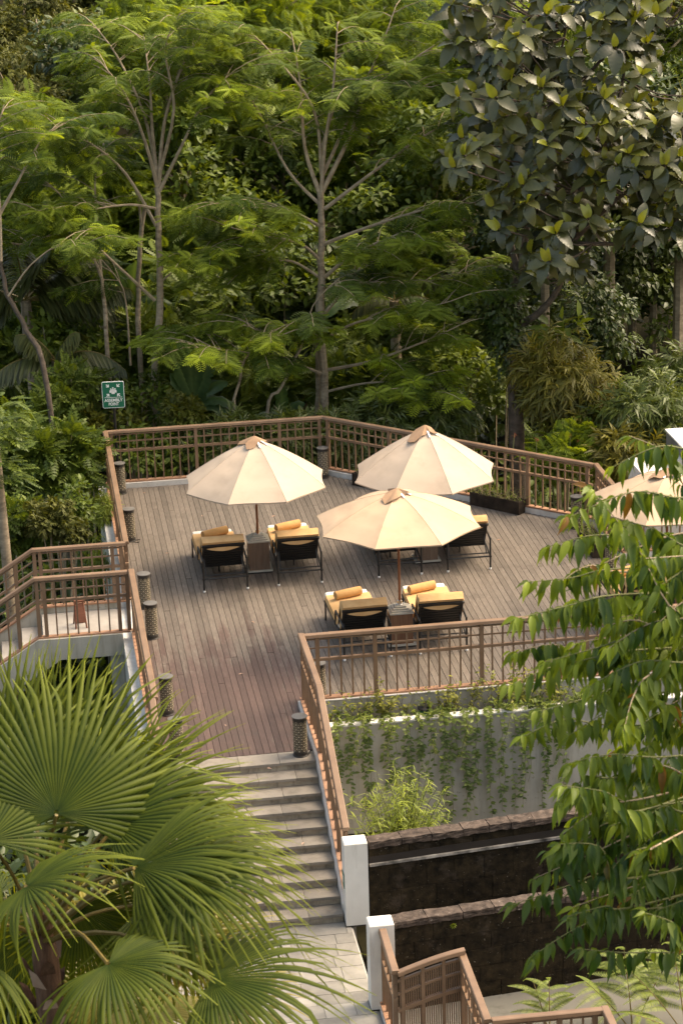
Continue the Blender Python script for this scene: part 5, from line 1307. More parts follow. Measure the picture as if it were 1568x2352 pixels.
hill = [('olive', 60, 60, 66, 'at the top left'), ('olive', 150, 110, 69, 'right of the top left corner'), ('olive', -20, 160, 65, 'at the left edge high on the slope'), ('olive', 240, 40, 70, 'at the top behind the reddish trunked tree'), ('olive', 110, 220, 62, 'high on the slope left of the reddish trunked tree'), ('dark', 230, 200, 60, 'behind the crown of the reddish trunked tree'), ('olive', 30, 280, 59, 'above the leaning grey trunk'),
        ('broad', 420, 420, 54, 'between the reddish trunk and the middle tree'), ('pinnate', 560, 330, 56, 'behind the left limbs of the middle tree'), ('broad', 480, 560, 53, 'halfway up between the two main trunks'), ('feather', 420, 640, 53.5, 'above the large banana plant'), ('feather', 560, 60, 58, 'at the top between the two main trees'), ('feather', 380, 180, 54, 'between the tops of the two main trees'), ('pinnate', 90, 620, 55, 'behind the coconut fronds'), ('feather', 250, 560, 55, 'behind the slim leaning tree'),
        ('broad', 640, 430, 55, 'just left of the fork of the middle tree'), ('feather', 860, 330, 55, 'behind the right limbs of the middle tree'), ('broad', 900, 480, 53, 'right of the fork of the middle tree'), ('broad', 1000, 380, 53, 'between the middle tree and the breadfruit crown'), ('broad', 960, 620, 53, 'behind the lower right sprays of the middle tree'), ('feather', 1080, 160, 55, 'left of the top of the breadfruit crown'), ('dark', 1180, 300, 51, 'inside the left part of the breadfruit crown'), ('dark', 1250, 500, 51, 'under the breadfruit crown above its curved limb'), ('dark', 1400, 300, 52, 'behind the centre of the breadfruit crown'),
        ('dark', 1530, 120, 55, 'in the top right corner'), ('dark', 1500, 650, 55, 'in the deep shade at the right edge'), ('dark', 1560, 480, 52, 'at the right edge behind the breadfruit leaves'), ('feather', 1390, 170, 56, 'seen through the gap in the breadfruit crown'), ('olive', 700, 100, 62, 'at the top behind the middle tree'), ('feather', 820, 60, 60, 'at the top right of the middle tree'), ('pinnate', 200, 700, 54, 'behind the lower trunks left of the sign'), ('pinnate', 20, 800, 54, 'at the left edge beneath the coconut fronds'), ('feather', 640, 760, 55, 'behind the lower left sprays of the middle tree'),
        ('broad', 540, 780, 54, 'behind the slim sapling'), ('feather', 820, 800, 54, 'low behind the right of the middle trunk'), ('dark', 1080, 800, 52, 'left of the ivy covered trunk'), ('pinnate', 430, 760, 51, 'right behind the large banana plant'), ('dark', 1200, 620, 54, 'behind the fork of the breadfruit trunk'), ('feather', 170, 400, 54, 'left of the reddish trunk halfway up'), ('feather', 40, 440, 52, 'at the left edge halfway up'), ('dark', 700, 900, 53, 'low behind the middle trunk'), ('dark', 1450, 780, 56, 'above the bamboo at the right')]
for kind, x, y, d, where in hill:
    if kind not in protos: protos[kind] = o = hill_kind(kind, (len(protos) * 7 + 5) % 100)
    else: o = copy_tree(protos[kind])
    p = at(x, y, d); gz = float(ground_z(p[0], p[1])); s = rd.uniform(.85, 1.15)
    o.location = (p[0], p[1], max(gz - .4, p[2] - 3.0 * s)); o.rotation_euler.z = rd.uniform(0, 6.3); o.scale = (s, s, s * rd.uniform(.9, 1.15))
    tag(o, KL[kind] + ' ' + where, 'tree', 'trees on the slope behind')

# ---- undergrowth that covers the slope
def undergrowth():
    rd = np.random.default_rng(4); m = 1500
    y = 43.6 + rd.random(m) ** 1.5 * 62; x = .135 * y + (rd.random(m) - .5) * .40 * y
    low = (y > 43.4)
    x2 = rd.uniform(-6, .9, 260); y2 = rd.uniform(30, 44, 260)
    x = np.concatenate([x, x2]); y = np.concatenate([y, y2]); m = len(x)
    sz = rd.uniform(.5, 1.1, m); h = rd.uniform(.2, 1.3, m)
    zc = ground_z(x, y) + h * .6
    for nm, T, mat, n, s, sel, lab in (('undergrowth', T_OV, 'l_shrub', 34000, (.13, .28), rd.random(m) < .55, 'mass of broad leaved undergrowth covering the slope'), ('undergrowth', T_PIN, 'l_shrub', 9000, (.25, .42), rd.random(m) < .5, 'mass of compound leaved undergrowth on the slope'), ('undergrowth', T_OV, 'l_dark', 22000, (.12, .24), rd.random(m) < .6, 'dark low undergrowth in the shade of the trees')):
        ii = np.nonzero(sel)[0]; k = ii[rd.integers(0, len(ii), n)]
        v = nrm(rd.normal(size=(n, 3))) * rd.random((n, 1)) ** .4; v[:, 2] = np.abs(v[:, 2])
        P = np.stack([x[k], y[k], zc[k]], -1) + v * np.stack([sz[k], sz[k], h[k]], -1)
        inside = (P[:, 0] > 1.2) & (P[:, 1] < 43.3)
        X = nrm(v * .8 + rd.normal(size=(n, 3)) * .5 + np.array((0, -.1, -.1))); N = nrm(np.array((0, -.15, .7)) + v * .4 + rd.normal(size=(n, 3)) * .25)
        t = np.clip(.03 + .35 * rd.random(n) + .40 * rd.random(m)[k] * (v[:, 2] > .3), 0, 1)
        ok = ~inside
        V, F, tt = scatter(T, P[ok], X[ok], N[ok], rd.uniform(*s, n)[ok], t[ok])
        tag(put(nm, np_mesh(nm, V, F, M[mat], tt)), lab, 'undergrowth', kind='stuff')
undergrowth()

# ---- planter boxes on the deck
def planter_box(label, x, y, ang, L, seed):
    o = thing('planter_box', label, 'planter box', (x, y, 0), ang, 'dark mossy planter boxes')
    w_, h = .26, .235
    MB().bb(0, L, 0, .028, 0, h).build('front_board', M['planter'], o); MB().bb(0, L, w_ - .028, w_, 0, h).build('back_board', M['planter'], o)
    MB().bb(.002, .028, .028, w_ - .028, 0, h - .003).build('end_board', M['planter'], o); MB().bb(L - .028, L - .002, .028, w_ - .028, 0, h - .003).build('end_board', M['planter'], o)
    MB().bb(.028, L - .028, .028, w_ - .028, .0, h - .045).build('soil', M['earth'], o)
    rd = random.Random(seed); c, s = cos(ang), sin(ang)
    pl_ = thing('planter_plant', 'straggly pale green plant in the ' + label.split(' planter')[0] + ' planter box', 'plant', (x, y, h - .05), ang, 'straggly plants in the planter boxes')
    lv = Leaves(); st_ = MB()
    for i in range(int(46 * L)):
        p = np.array((rd.uniform(.04, L - .04), rd.uniform(.05, w_ - .05), 0)); dv = nrm((rd.gauss(0, .55), rd.gauss(-.1, .5), rd.uniform(.35, 1))); l = rd.uniform(.15, .34)
        e = [p, p + dv * l * .55, p + dv * l + UP * -.05 * l]
        st_.tube(e, .0035, 3, False)
        for j in range(9):
            u = .25 + .75 * j / 8; q = p + dv * l * u; a = rd.random() * 6.3
            lv.add(q, nrm((cos(a), sin(a), rd.uniform(-.2, .7))), UP, rd.uniform(.05, .085), rd.uniform(.1, .9))
    st_.build('stem', M['twig'], pl_); lv.build('foliage', T_NARROW, M['l_grass'], pl_, (0, 0, 0))
planter_box('long dark planter box against the diagonal railing beside the rear umbrella', 5.86, 41.78, math.atan2(-.70, .72), 1.35, 1)
planter_box('dark mossy planter box in full view against the diagonal railing', 7.74, 40.18, math.atan2(-.80, .75), 1.06, 2)
planter_box('dark planter box on the right deck edge half hidden by the leaves', 9.16, 37.95, -pi / 2 + .02, 1.0, 3)
# trailing plant on the left edge
blob('trailing_plant', 'pale yellow green plant spilling over the left edge wall', 'plant', (1.32, 41.0, .12), (.22, .8, .30), 1500, T_NARROW, 'l_grass', 91, (.08, .15), clumps=22, droop=-.7, stems=10, stem_mat='stem', foot=-.02, shell=.1, tint=(.1, .7))
blob('trailing_plant', 'pale green curtain of thin stems hanging down outside the left edge wall', 'plant', (1.08, 39.9, -.55), (.16, .9, .55), 1300, T_NARROW, 'l_grass', 92, (.08, .14), clumps=22, droop=-1.2, stems=8, stem_mat='stem', foot=-.9, shell=.1, tint=(0, .5))

# ---- vines on the planter wall
c5 = lambda x, y: (689.9 + .4 * x, 1411.2 + .4 * y)
ordn = ['first', 'second', 'third', 'fourth', 'fifth', 'sixth', 'seventh', 'eighth', 'ninth', 'tenth', 'eleventh', 'twelfth', 'thirteenth', 'fourteenth', 'fifteenth', 'sixteenth', 'seventeenth']
vines = [(225, 1050, 3, 1), (290, 1100, 3, 1), (370, 1140, 4, 1.2), (500, 1010, 4, 1.3), (610, 1060, 3, 1), (690, 930, 3, 1), (750, 1060, 2, .8), (828, 1185, 4, 1.3), (880, 850, 2, .7), (950, 1175, 3, 1), (1000, 1150, 3, 1.1), (1080, 1175, 4, 1.1), (1150, 1130, 2, .6), (1245, 1120, 3, .8), (1310, 960, 2, .7), (1400, 1110, 3, .9), (1480, 1050, 3, 1)]
for i, (vx, vy, ns, w_) in enumerate(vines):
    rd = random.Random(300 + i)
    top = at_y(*c5(vx, 640 - (vx - 200) * .06), 31.15); bot = at_y(*c5(vx + 8, vy), 31.13); x = top[0]
    o = thing('hanging_vine', ordn[i] + ' trailing vine from the stairs hanging down the planter wall', 'vine', (x, 31.15, -.08), 0, 'trailing vines on the planter wall')
    lv = Leaves(); st_ = MB()
    for k in range(ns):
        ox = rd.gauss(0, .034 * w_); L_ = (-.08 - bot[2]) * rd.uniform(.55, 1.02) if k else (-.08 - bot[2])
        path = [(ox * .3, .20 + rd.uniform(0, .1), .03), (ox * .6, .05, .045 + rd.uniform(0, .03)), (ox, -.03, -.02)]
        m = 14
        for j in range(1, m + 1):
            u = j / m; path.append((ox + .02 * sin(u * 9 + k * 2 + i) + rd.gauss(0, .006), -.028 - .012 * rd.random(), -L_ * u))
        st_.tube(path, .003, 3, False); pa = np.array(path)
        for j in range(int(L_ / .034) + 8):
            u = rd.random() ** .95 * (len(pa) - 1.001); a = int(u); p = pa[a] + (pa[a + 1] - pa[a]) * (u - a)
            thin = (u / len(pa)) ** 3
            if rd.random() < thin * .6: continue
            sx = rd.choice((-1, 1)); xd = nrm((sx * rd.uniform(.5, 1), -rd.uniform(.15, .7), rd.uniform(-.6, .3)))
            lv.add(p, xd, nrm((0, -.8, .6)), rd.uniform(.050, .085), rd.uniform(.05, .45) + (.45 if u < 4 else 0))
    st_.build('stem', M['stem'], o); lv.build('foliage', T_OV, M['l_vine'], o, (0, 0, 0))
# loose creeper heads lying over the coping
cr = thing('creeper', 'yellow green creeper lying over the white coping of the planter wall', 'creeper', (4, 31.25, -.08))
rd = random.Random(77); lv = Leaves(); st_ = MB()
for i in range(230):
    x = rd.uniform(.0, 4.6); p = np.array((x, rd.uniform(-.10, .35), rd.uniform(0, .05)))
    if (sin(x * 5.3) + sin(x * 2.1 + 1)) < -.55: continue
    dv = nrm((rd.gauss(0, .6), rd.uniform(-1, .5), rd.uniform(-.1, .6))); l = rd.uniform(.08, .22); st_.tube([p, p + dv * l], .003, 3, False)
    for j in range(8): lv.add(p + dv * l * (j + 1) / 8, nrm(np.array((rd.gauss(0, 1), rd.gauss(0, 1), rd.uniform(-.2, .7))) + dv * .6), UP, rd.uniform(.05, .085), rd.uniform(.25, .95))
st_.build('stem', M['stem'], cr); lv.build('foliage', T_OV, M['l_vine'], cr, (0, 0, 0))
for s_ in range(5):                            # long loose runners
    rd2 = random.Random(400 + s_); x0_ = (.45, .9, 1.55, 2.0, 2.6)[s_]
    t = thing('creeper_runner', ['long pale runner arching over the planter wall near the stair railing', 'pale runner hanging free left of the garden light', 'pale runner hanging free below the garden light', 'pale runner right of the garden light', 'short pale runner in the middle of the planter wall'][s_], 'creeper', (4 + x0_, 31.15, 0), 0, 'pale loose runners of the planter creeper')
    path = [(.0, .1, 0), (-.02, -.08, .06), (-.10, -.16, -.15), (-.16, -.15, -.40), (-.17 + rd2.uniform(-.1, .15), -.12, -.62)]
    path = smooth_path(path, 3); MB().tube(path, .0045, 4).build('stem', M['l_grass'] if False else M['stem'], t)
    lv = Leaves()
    for q in path[1:]:
        for k in range(4): lv.add(q, nrm((rd2.gauss(0, 1), rd2.gauss(-.3, .5), rd2.gauss(-.1, .5))), UP, rd2.uniform(.05, .08), rd2.uniform(.5, 1))
    lv.build('foliage', T_NARROW, M['l_grass'], t, (0, 0, 0))
# small shrubs in the wall planter
for i, (x, hgt, n, lab) in enumerate([(160, .45, 120, 'sparse little shrub in the wall planter nearest the stairs'), (330, .62, 200, 'thin shrub in the wall planter left of the dense yellow one'), (470, .66, 420, 'dense yellow olive shrub in the wall planter left of the garden light'),
        (600, .55, 90, 'nearly bare shrub in the wall planter beside the garden light'), (800, .60, 180, 'thin shrub in the wall planter right of the garden light'), (930, .72, 380, 'leafy yellow shrub in the wall planter with a long side shoot'),
        (1085, .62, 130, 'bare brownish shrub in the wall planter'), (1215, .85, 420, 'tall yellow shrub in the wall planter next to the green branches'), (1340, .7, 300, 'yellow shrub in the wall planter behind the green branches'), (1470, .7, 300, 'yellow shrub in the wall planter far right behind the green branches')]):
    p = at_y(*c5(x, 600 - (x - 160) * .06), 31.52); rd = random.Random(500 + i)
    o = thing('planter_shrub', lab, 'shrub', (p[0], 31.50, -.27), 0, 'small shrubs in the wall planter')
    st_ = MB(); lv = Leaves(); k_ = 9
    for s_ in range(k_):
        dv = nrm((rd.gauss(0, .42), rd.gauss(0, .22), 1)); l = hgt * rd.uniform(.55, 1.1); pa = [np.zeros(3)]
        for j in range(1, 6): pa.append(pa[-1] + dv * l / 5 + np.array((rd.gauss(0, .018), rd.gauss(0, .012), 0)))
        st_.tube(pa, [.006, .005, .004, .0035, .003, .002], 4, False)
        for j in range(int(n * .55) // k_):
            u = 1 + rd.random() ** .7 * 3.99; a = int(u); q = pa[a] + (pa[a + 1] - pa[a]) * (u - a) + np.array((rd.gauss(0, .035), rd.gauss(0, .03), rd.gauss(0, .03)))
            b_ = rd.random() * 6.3; lv.add(q, nrm((cos(b_), sin(b_) - .3, rd.uniform(-.4, .5))), nrm((rd.gauss(0, .3), -.2, 1)), rd.uniform(.045, .08), rd.uniform(.0, .95))
    st_.build('stem', M['darkbark'], o); lv.build('foliage', T_OV, M['l_yellow'], o, (0, 0, 0))
# light green grassy bamboo by the black wall
o = thing('grassy_bamboo', 'light green grassy bamboo tuft rising above the upper black wall', 'bamboo', (4.56, 28.9, -1.78)); rd = random.Random(31); lv = Leaves(); st_ = MB()
for i in range(120):
    dv = nrm((rd.gauss(0, .20), rd.gauss(0, .18), 1)); l = rd.uniform(1.35, 2.25) * (1 - .35 * abs(dv[0])); pa = []
    for j in range(8): u = j / 7; pa.append(np.array((rd.gauss(0, .01), 0, 0)) + dv * l * u + np.array((dv[0], dv[1], -.35)) * .45 * u ** 3)
    st_.tube(pa, .004, 3, False)
    for j in range(26):
        u = (.45 + .55 * rd.random()) * 6.99; a = int(u); q = pa[a] + (pa[a + 1] - pa[a]) * (u - a); b_ = rd.random() * 6.3
        lv.add(q, nrm((cos(b_), sin(b_), rd.uniform(-.7, .5))), UP, rd.uniform(.10, .17), rd.uniform(.3, 1))
st_.build('culm', M['stem'], o); lv.build('foliage', T_NARROW, M['l_grass'], o, (0, 0, 0))
q = thing('seedling', 'tiny green seedling growing from the lower black wall', 'plant', (4.62, 25.385, -.22)); lv = Leaves()
for i in range(9): b_ = i * .7; lv.add((0, 0, 0), nrm((cos(b_), -.5, sin(b_))), UP, .05, rd.uniform(.3, .9))
lv.build('foliage', T_OV, M['l_grass'], q, (0, 0, 0), kind=None)

# ---- ferns at the bottom right
def fern_mesh(seed):
    """one narrow comb like blade"""
    rd = random.Random(seed); V = []; Fq = []; tt = []
    def quad(a, b, c, d, t):
        n = len(V); V.extend([a, b, c, d]); Fq.append((n, n + 1, n + 2, n + 3)); tt.extend([t] * 4)
    NP = 26
    def spine(u): return np.array((u, 0, .18 * u - .50 * u * u))
    for i in range(NP):
        u = .05 + .93 * i / (NP - 1); l = .155 * sin(pi * (.22 + .76 * u)) ** .8; p = spine(u)
        for s in (-1, 1):
            d = nrm((.30, s * .95, -.22)); e = np.array((.0165, 0, 0))
            quad(p - e, p + d * l * .6 - e * .9, p + d * l, p + e, rd.uniform(.35, 1))
    for i in range(10): a, b = spine(i / 10), spine((i + 1) / 10); y_ = np.array((0, .007, 0)); quad(a - y_, a + y_, b + y_, b - y_, .2)
    return np_mesh('frond', np.array(V), np.array(Fq), M['l_fern'], np.array(tt))
FERN = [fern_mesh(i) for i in range(2)]
def fern(label, x, y, d, stems, seed):
    base = at_z(x, y, -1.28); o = thing('fern', label, 'fern', tuple(base), 0, 'ferns at the bottom right'); rd = random.Random(seed); k = 0
    for az, el, L_, nb, bl in stems:
        dv = nrm((cos(R_(az)) * cos(R_(el)), sin(R_(az)) * cos(R_(el)), sin(R_(el)))); pa = []
        for i in range(9): u = i / 8; pa.append(dv * L_ * u + np.array((dv[0], dv[1], -.25)) * .30 * u * u * L_)
        MB().tube(pa, [.011 - .008 * i / 8 for i in range(9)], 5).build('stalk', M['petiole'], o)
        a0 = math.atan2(dv[1], dv[0])
        for i in range(nb):
            u = .42 + .56 * i / nb; f = u * 7.99; a = int(f); q = pa[a] + (pa[a + 1] - pa[a]) * (f - a)
            for s in (-1, 1):
                b_ = a0 + s * rd.uniform(.85, 1.15); k += 1
                put('frond', FERN[k % 2], o, tuple(q), rot=(-s * .25, -R_(rd.uniform(5, 25)), b_), scale=[bl * (1 - .45 * (u - .42)) * rd.uniform(.9, 1.1)] * 3)
        put('frond', FERN[0], o, tuple(pa[-1]), rot=(0, R_(10), a0), scale=[bl * .6] * 3)
fern('pale fern rising behind the railing at the bottom edge', 1262, 2385, 0, [(80, 76, .72, 4, .40), (110, 66, .70, 3, .38)], 1)
fern('largest yellow green fern at the bottom right', 1452, 2375, 0, [(95, 76, 1.05, 6, .50), (165, 60, .85, 5, .46), (35, 58, .95, 5, .50)], 2)
fern('fern at the right edge below the hanging branch', 1575, 2385, 0, [(100, 74, 1.15, 6, .50), (150, 58, 1.0, 5, .48), (195, 45, .85, 4, .44)], 3)

# ================================================================ FOREGROUND: fan palm and drooping tree
RV, UV, BV = _R3[:, 0], _R3[:, 1], _R3[:, 2]   # right, up and back of the viewing direction
def fan_leaf(Rr, span, seed, droop=.25, nseg=50, fuse=.42, cup=.14):
    rd = random.Random(seed); V = []; Fq = []; tt = []
    radii = [.02, .15, .30, fuse, .50, .60, .70, .80, .89, .96, 1.0]
    da = R_(span) / nseg; wob = [rd.gauss(0, 1) for _ in range(6)]
    for i in range(nseg):
        a = -R_(span) / 2 + da * (i + .5); far = abs(a) / R_(span / 2)
        Ri = Rr * (1 - .20 * far ** 2) * rd.uniform(.88, 1.03); dr = droop * rd.uniform(.5, 1.7); tw = rd.uniform(-.10, .10); fs = rd.uniform(.44, .56); roll = rd.gauss(0, .35)
        kink = rd.random() < .22; tb = rd.uniform(-.05, .07)
        nb = len(V)
        for k, f in enumerate(radii):
            hw = .5 * da * f * Ri if f <= fuse else .5 * da * Ri * fuse * (1.06 * (1 - max(0, (f - fuse) / (1 - fuse)) ** 2.2) + .02)
            hw = max(hw, .0016); rr_ = f * Ri
            aa = a + tw * max(0, f - fuse) * .8
            z = cup * Rr * (f - f * f * 1.1) - dr * Ri * max(0, f - .36) ** 2 * 1.7 - .16 * Rr * far ** 2 * f
            z += .035 * Rr * f * (wob[0] * sin(2 * a + wob[1]) + .7 * wob[2] * sin(4 * a + wob[3]))
            if kink and f > .72: z -= (f - .72) * Ri * .9; rr_ -= (f - .72) * Ri * .35
            fold = .70 * hw
            rl = roll * max(0, f - fuse) * 2
            for s in (-1, 0, 1):
                V.append((rr_ * cos(aa) - s * hw * sin(aa), rr_ * sin(aa) + s * hw * cos(aa), z + (fold if s == 0 else s * hw * rl)))
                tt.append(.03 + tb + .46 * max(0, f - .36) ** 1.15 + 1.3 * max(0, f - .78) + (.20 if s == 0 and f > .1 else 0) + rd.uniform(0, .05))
        for k in range(len(radii) - 1):
            for s in range(2): b_ = nb + 3 * k + s; Fq.append((b_, b_ + 1, b_ + 4, b_ + 3))
    return np.array(V), np.array(Fq), np.clip(np.array(tt), .02, 1)
def fan_palm(label, crown, leaves, mat, seed, trunk=None, group=None, tshift=0):
    c = at(*crown); gz = float(ground_z(c[0], c[1])); base = np.array((c[0], c[1], gz)); rd = random.Random(seed)
    o = thing('fan_palm', label, 'palm', tuple(base), 0, group)
    h = c[2] - gz
    if trunk:
        MB().tube([(0, 0, -.3), (.02, 0, h - 1.6), (.015, 0, h - .8), (0, 0, h - .25), (0, 0, h + .05)], [.085, .080, .088, .082, .05], 14).build('trunk', M['fibre'], o, True)
        for i in range(26):                    # torn sheaths of old leaf stalks
            a = rd.random() * 6.3; z = h - .30 - 1.25 * i / 26; q = .085
            p = np.array((q * cos(a), q * sin(a), z)); ou = np.array((cos(a), sin(a), 0)); s = np.array((-sin(a), cos(a), 0)); l = rd.uniform(.10, .22)
            MB().add([p - s * .05, p + s * .05, p + s * .035 + ou * l * .35 + UP * l * .7, p - s * .03 + ou * l * .3 + UP * l * .75, p + ou * l * .55 + UP * l], [(0, 1, 2, 3), (3, 2, 4)]).build('leaf_sheath', M['dry' if i % 3 == 0 else 'fibre'], o)
    FWD = np.cross(UP, RV); FWD /= np.linalg.norm(FWD)
    for i, (hx, hy, d, az, el, Rr, span, dr) in enumerate(leaves):
        hub = at(hx, hy, d); a, e = R_(az), R_(el)
        ax = (RV * cos(a) + FWD * sin(a)) * cos(e) + UP * sin(e); ax = nrm(ax)
        nn = nrm(UP - ax * ax.dot(UP) + RV * rd.uniform(-.22, .22) - FWD * rd.uniform(0, .35)); y = nrm(np.cross(nn, ax)); z = np.cross(ax, y)
        V, F, t = fan_leaf(Rr, span, seed * 100 + i, dr)
        W = V[:, :1] * ax + V[:, 1:2] * y + V[:, 2:3] * z
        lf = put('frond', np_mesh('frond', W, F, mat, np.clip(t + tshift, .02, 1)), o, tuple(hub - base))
        cp = c + np.array((rd.gauss(0, .03), rd.gauss(0, .03), -.15)); dirn = hub - cp
        mid = (cp + hub) / 2 + UP * .10 * np.linalg.norm(dirn)
        MB().tube(smooth_path([cp - hub, mid - hub, ax * -.01], 4), [.016] * 4 + [.012] * 5, 6).build('petiole', M['petiole'], lf, True)
    return o
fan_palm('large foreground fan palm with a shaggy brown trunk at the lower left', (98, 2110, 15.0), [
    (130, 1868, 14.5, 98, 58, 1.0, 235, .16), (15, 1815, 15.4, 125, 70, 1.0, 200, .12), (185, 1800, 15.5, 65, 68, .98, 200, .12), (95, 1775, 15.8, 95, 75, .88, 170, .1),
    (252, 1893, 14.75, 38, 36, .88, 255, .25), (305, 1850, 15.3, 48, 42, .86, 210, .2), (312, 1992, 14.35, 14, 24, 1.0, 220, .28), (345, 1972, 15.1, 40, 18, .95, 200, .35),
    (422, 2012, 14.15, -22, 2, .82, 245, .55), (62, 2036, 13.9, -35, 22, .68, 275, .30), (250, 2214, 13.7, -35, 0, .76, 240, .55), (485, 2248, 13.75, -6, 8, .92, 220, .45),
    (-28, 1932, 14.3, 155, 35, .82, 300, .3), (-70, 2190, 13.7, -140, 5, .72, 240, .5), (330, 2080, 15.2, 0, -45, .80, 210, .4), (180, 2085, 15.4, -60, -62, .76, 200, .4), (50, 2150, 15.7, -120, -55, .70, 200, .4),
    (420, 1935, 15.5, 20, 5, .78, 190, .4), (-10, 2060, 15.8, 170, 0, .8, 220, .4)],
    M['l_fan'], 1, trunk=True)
fan_palm('smaller yellowing fan palm underneath the large one', (330, 2480, 17.0), [
    (365, 2158, 16.6, 70, 55, .62, 300, .2), (450, 2170, 16.9, 30, 35, .62, 280, .25), (240, 2290, 16.4, 120, 45, .66, 300, .3), (330, 2330, 16.1, -60, 5, .70, 300, .4), (520, 2300, 16.8, 5, 15, .60, 280, .3), (40, 2185, 16.6, 100, 60, .42, 200, .1)],
    M['l_fan_old'], 2)
dsh('tangle of yellowish leaves under the fan palm', 230, 2230, 17.6, .8, .5, 1500, T_NARROW, 'l_bamboo', 96, (.16, .3), tint=(.2, 1))
dsh('dark leafy bush behind the fan palm trunk', 60, 2160, 18.6, 1.0, .8, 1600, T_OV, 'l_dark', 97, (.10, .18))
dsh('dark bushes in the shade under the side walkway', 150, 1590, 38.8, .6, .5, 1100, T_OV, 'l_dark', 98, (.12, .2))
for i, (x, y, d, lab) in enumerate(((262, 1540, 38.5, 'pale mossy trunk standing under the side walkway'), (10, 1240, 39.5, 'thick grey trunk at the left edge above the walkway steps'))):
    p = at(x, y, d); gz = float(ground_z(p[0], p[1])); t = thing('tree_trunk', lab, 'tree', (p[0], p[1], gz))
    tp_ = 2.0 if i == 0 else p[2] - gz + 1.9
    MB().tube([(0, 0, -.2), (.03, 0, tp_ * .5), (-.03 if i else .02, .02, tp_)], [.10, .09, .075], 10).build('trunk', M['bark'], t, True)
    lv = Leaves(); rr_ = random.Random(i)
    for k in range(90 + 120 * i): a = rr_.random() * 6.3; lv.add((cos(a) * (.2 + .25 * i * rr_.random()), sin(a) * .2, tp_ + rr_.uniform(-.1 - .9 * i, .5)), nrm((cos(a), sin(a), rr_.uniform(-.4, .4))), UP, rr_.uniform(.18, .3), rr_.uniform(.1, .6))
    lv.build('foliage', T_PIN, M['l_shrub'], t, (0, 0, 0))

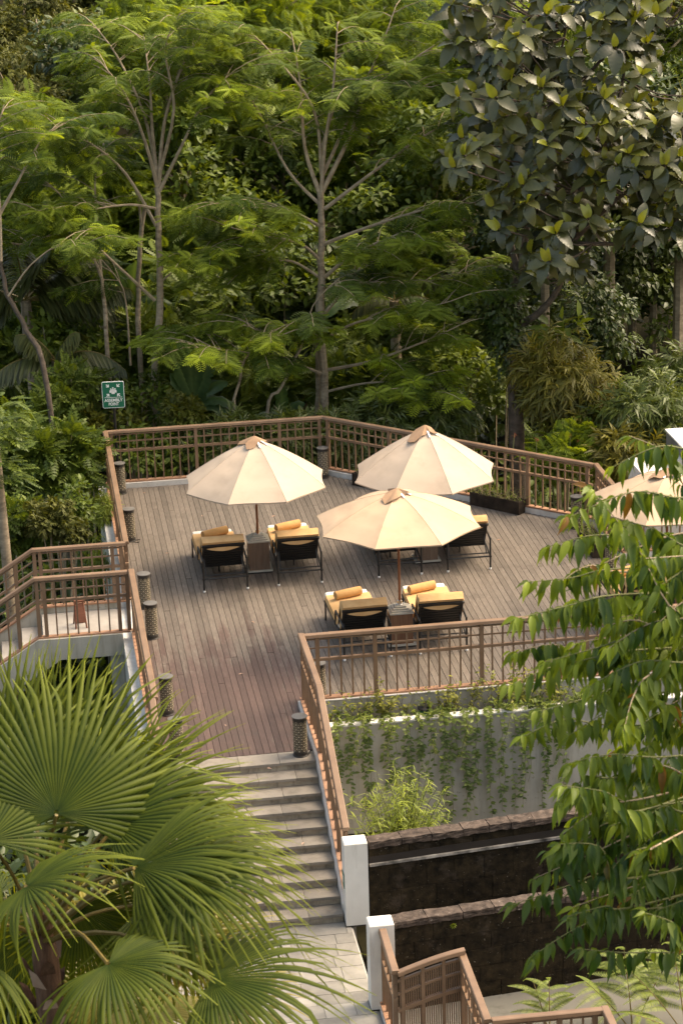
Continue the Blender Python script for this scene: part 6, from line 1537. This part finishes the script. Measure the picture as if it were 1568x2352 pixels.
def drooping_tree():
    rd = random.Random(41); tb = at(1790, 1760, 15.3); gz = float(ground_z(tb[0], tb[1])); base = np.array((tb[0], tb[1], gz))
    o = thing('drooping_tree', 'foreground tree with drooping pointed leaves coming in from the right edge', 'tree', tuple(base))
    top = at(1760, 900, 15.3)
    MB().tube(smooth_path([(0, 0, -.3), (tb - base) * .6, tb - base, top - base], 3), [.10] * 4 + [.085] * 3 + [.05] * 3, 10).build('trunk', M['bark'], o, True)
    S = [((1437, 1008), (1590, 1170)), ((1385, 1085), (1575, 1078)), ((1282, 1178), (1570, 1168)), ((1350, 1118), (1560, 1390)), ((1262, 1252), (1440, 1262)), ((1400, 1195), (1600, 1225)), ((1385, 1288), (1580, 1275)),
         ((1200, 1345), (1410, 1325)), ((1183, 1425), (1420, 1412)), ((1163, 1488), (1370, 1470)), ((1270, 1392), (1500, 1380)), ((1158, 1578), (1390, 1545)), ((1300, 1465), (1570, 1430)), ((1188, 1685), (1410, 1625)),
         ((1180, 1755), (1460, 1665)), ((1330, 1580), (1590, 1530)), ((1390, 1500), (1620, 1470)), ((1300, 1685), (1570, 1630)), ((1268, 1838), (1430, 1752)), ((1400, 1730), (1620, 1680)), ((1330, 1868), (1510, 1810)), ((1238, 1962), (1410, 1890)),
         ((1280, 1925), (1490, 1868)), ((1440, 1850), (1630, 1790)), ((1173, 2092), (1430, 2000)), ((1228, 2008), (1510, 1940)), ((1420, 1950), (1630, 1890)), ((1203, 2188), (1490, 2125)), ((1300, 2095), (1570, 2030)), ((1450, 2060), (1650, 1990)),
         ((1320, 2165), (1570, 2165)), ((1470, 1370), (1640, 1350)), ((1450, 1590), (1640, 1555)), ((1500, 1765), (1660, 1735)), ((1420, 1420), (1640, 1400)), ((1250, 1530), (1480, 1500)), ((1220, 1640), (1450, 1590)), ((1370, 1640), (1600, 1600)), ((1480, 1680), (1660, 1640)), ((1360, 1790), (1590, 1740)), ((1510, 1900), (1660, 1860)), ((1500, 1510), (1660, 1500)), ((1475, 1290), (1650, 1300)), ((1300, 1760), (1520, 1700)), ((1500, 2080), (1660, 2060))]
    far = MB().mesh('x', None)
    shades = []
    for _ in range(34):
        x_, y_ = rd.uniform(1260, 1560), rd.uniform(1230, 2120)
        if x_ < 1290 + 40 * sin(y_ / 90) and y_ < 1350: continue
        a_ = R_(rd.uniform(-30, 65)); l_ = rd.uniform(100, 190)
        S.append(((x_, y_), (x_ + l_ * cos(a_), y_ - l_ * sin(a_) * .6)))
    for _ in range(26):                        # the part of the crown beyond the frame
        x_, y_ = rd.uniform(1590, 1740), rd.uniform(950, 2150); S.append(((x_, y_), (x_ + rd.uniform(60, 200), y_ - rd.uniform(-60, 120))))
    S = [((a + rd.uniform(-8, 14), b + rd.uniform(-16, 16)), (c, e + rd.uniform(-55, 45))) for (a, b), (c, e) in S]
    S = [q for k, q in enumerate(S) if k not in (14, 37, 39)]
    tvb = np.array(T_BROAD[0]); tfb = np.array(T_BROAD[1])
    tv_ = (.012, .08, .16, .24, .32, .42, .55, .70, .88, 1.0)
    meshes = [np_mesh('leaf', tvb, tfb, M['l_broad'], np.full(len(tvb), t), True) for t in tv_]
    lv = Leaves(); count = 0
    order = list(range(len(S))); 
    hubs = [at(1700, yy_, 15.3) for yy_ in range(1000, 2300, 60)]
    for si in order:
        (tx, ty), (bx, by) = S[si]; d0 = rd.uniform(13.7, 16.0); d1 = d0 - rd.uniform(.0, .5)
        pb, pt_ = at(bx, by, d0), at(tx, ty, d1)
        mid = (pb + pt_) / 2 + UP * rd.uniform(-.02, .10) + RV * rd.uniform(-.05, .05)
        hb = min(hubs, key=lambda q: np.linalg.norm(q - pb))
        path = smooth_path([hb, pb, mid, pt_], 5); n = len(path); org = path[5]
        br = put('branch', MB().tube(path, [.0085 - .0066 * i / (n - 1) for i in range(n)], 5).mesh('branch', M['stem' if si % 3 else 'twig'], False, base), o)
        pa = np.array(path[3:]); L_ = np.linalg.norm(np.diff(pa, axis=0), axis=1).sum(); m = int(L_ / .040)
        dull = ty > 1880 and rd.random() < .6
        for j in range(m):
            u = (j + .5) / m; f = u * (len(pa) - 1.001); a = int(f); p = pa[a] + (pa[a + 1] - pa[a]) * (f - a); tg = nrm(pa[a + 1] - pa[a])
            for s in (-1, 1):
                if rd.random() < .16: continue
                sd_ = nrm(np.cross(tg, UP)) * s
                tipf = max(0, (u - .70) / .30)
                xd = nrm(-UP * (rd.uniform(.6, 1.15) - .45 * tipf) + sd_ * rd.uniform(.25, .85) + tg * (rd.uniform(-.05, .55) + .5 * tipf) + np.array((rd.gauss(0, .16), rd.gauss(0, .16), 0)))
                nn = nrm(sd_ * .5 + UP * .5 + BV * .6 + tg * .25 + np.array((rd.gauss(0, .30), rd.gauss(0, .30), rd.gauss(0, .2))))
                p = p + np.array((rd.gauss(0, .008), rd.gauss(0, .008), rd.gauss(0, .006))); Sz = rd.uniform(.115, .190) * (1 - .35 * tipf); t = rd.uniform(.08, .62) + .50 * tipf * rd.uniform(.7, 1)
                if rd.random() < .16: t += .2
                if dull: t *= .5
                if rd.random() < .010: t = .012
                count += 1
                if count <= 300:
                    y = nrm(np.cross(nn, xd)); z = np.cross(xd, y)
                    q = bpy.data.objects.new('leaf', meshes[int(np.argmin([abs(t - k) for k in tv_]))]); link(q, br)
                    q.matrix_local = Matrix.Translation(Vector(p - base)) @ Matrix((xd, y, z)).transposed().to_4x4() @ Matrix.Diagonal((Sz, Sz * rd.uniform(.60, .92), Sz * rd.uniform(.7, 1.9), 1))
                else: lv.add(p, xd, nn, (Sz, Sz * rd.uniform(.60, .92), Sz * rd.uniform(.7, 1.9)), t)
    lv.build('foliage', T_BROAD, M['l_broad'], o, base, smooth=True)
drooping_tree()

for me in [m for m in bpy.data.meshes if m.users == 0]: bpy.data.meshes.remove(me)
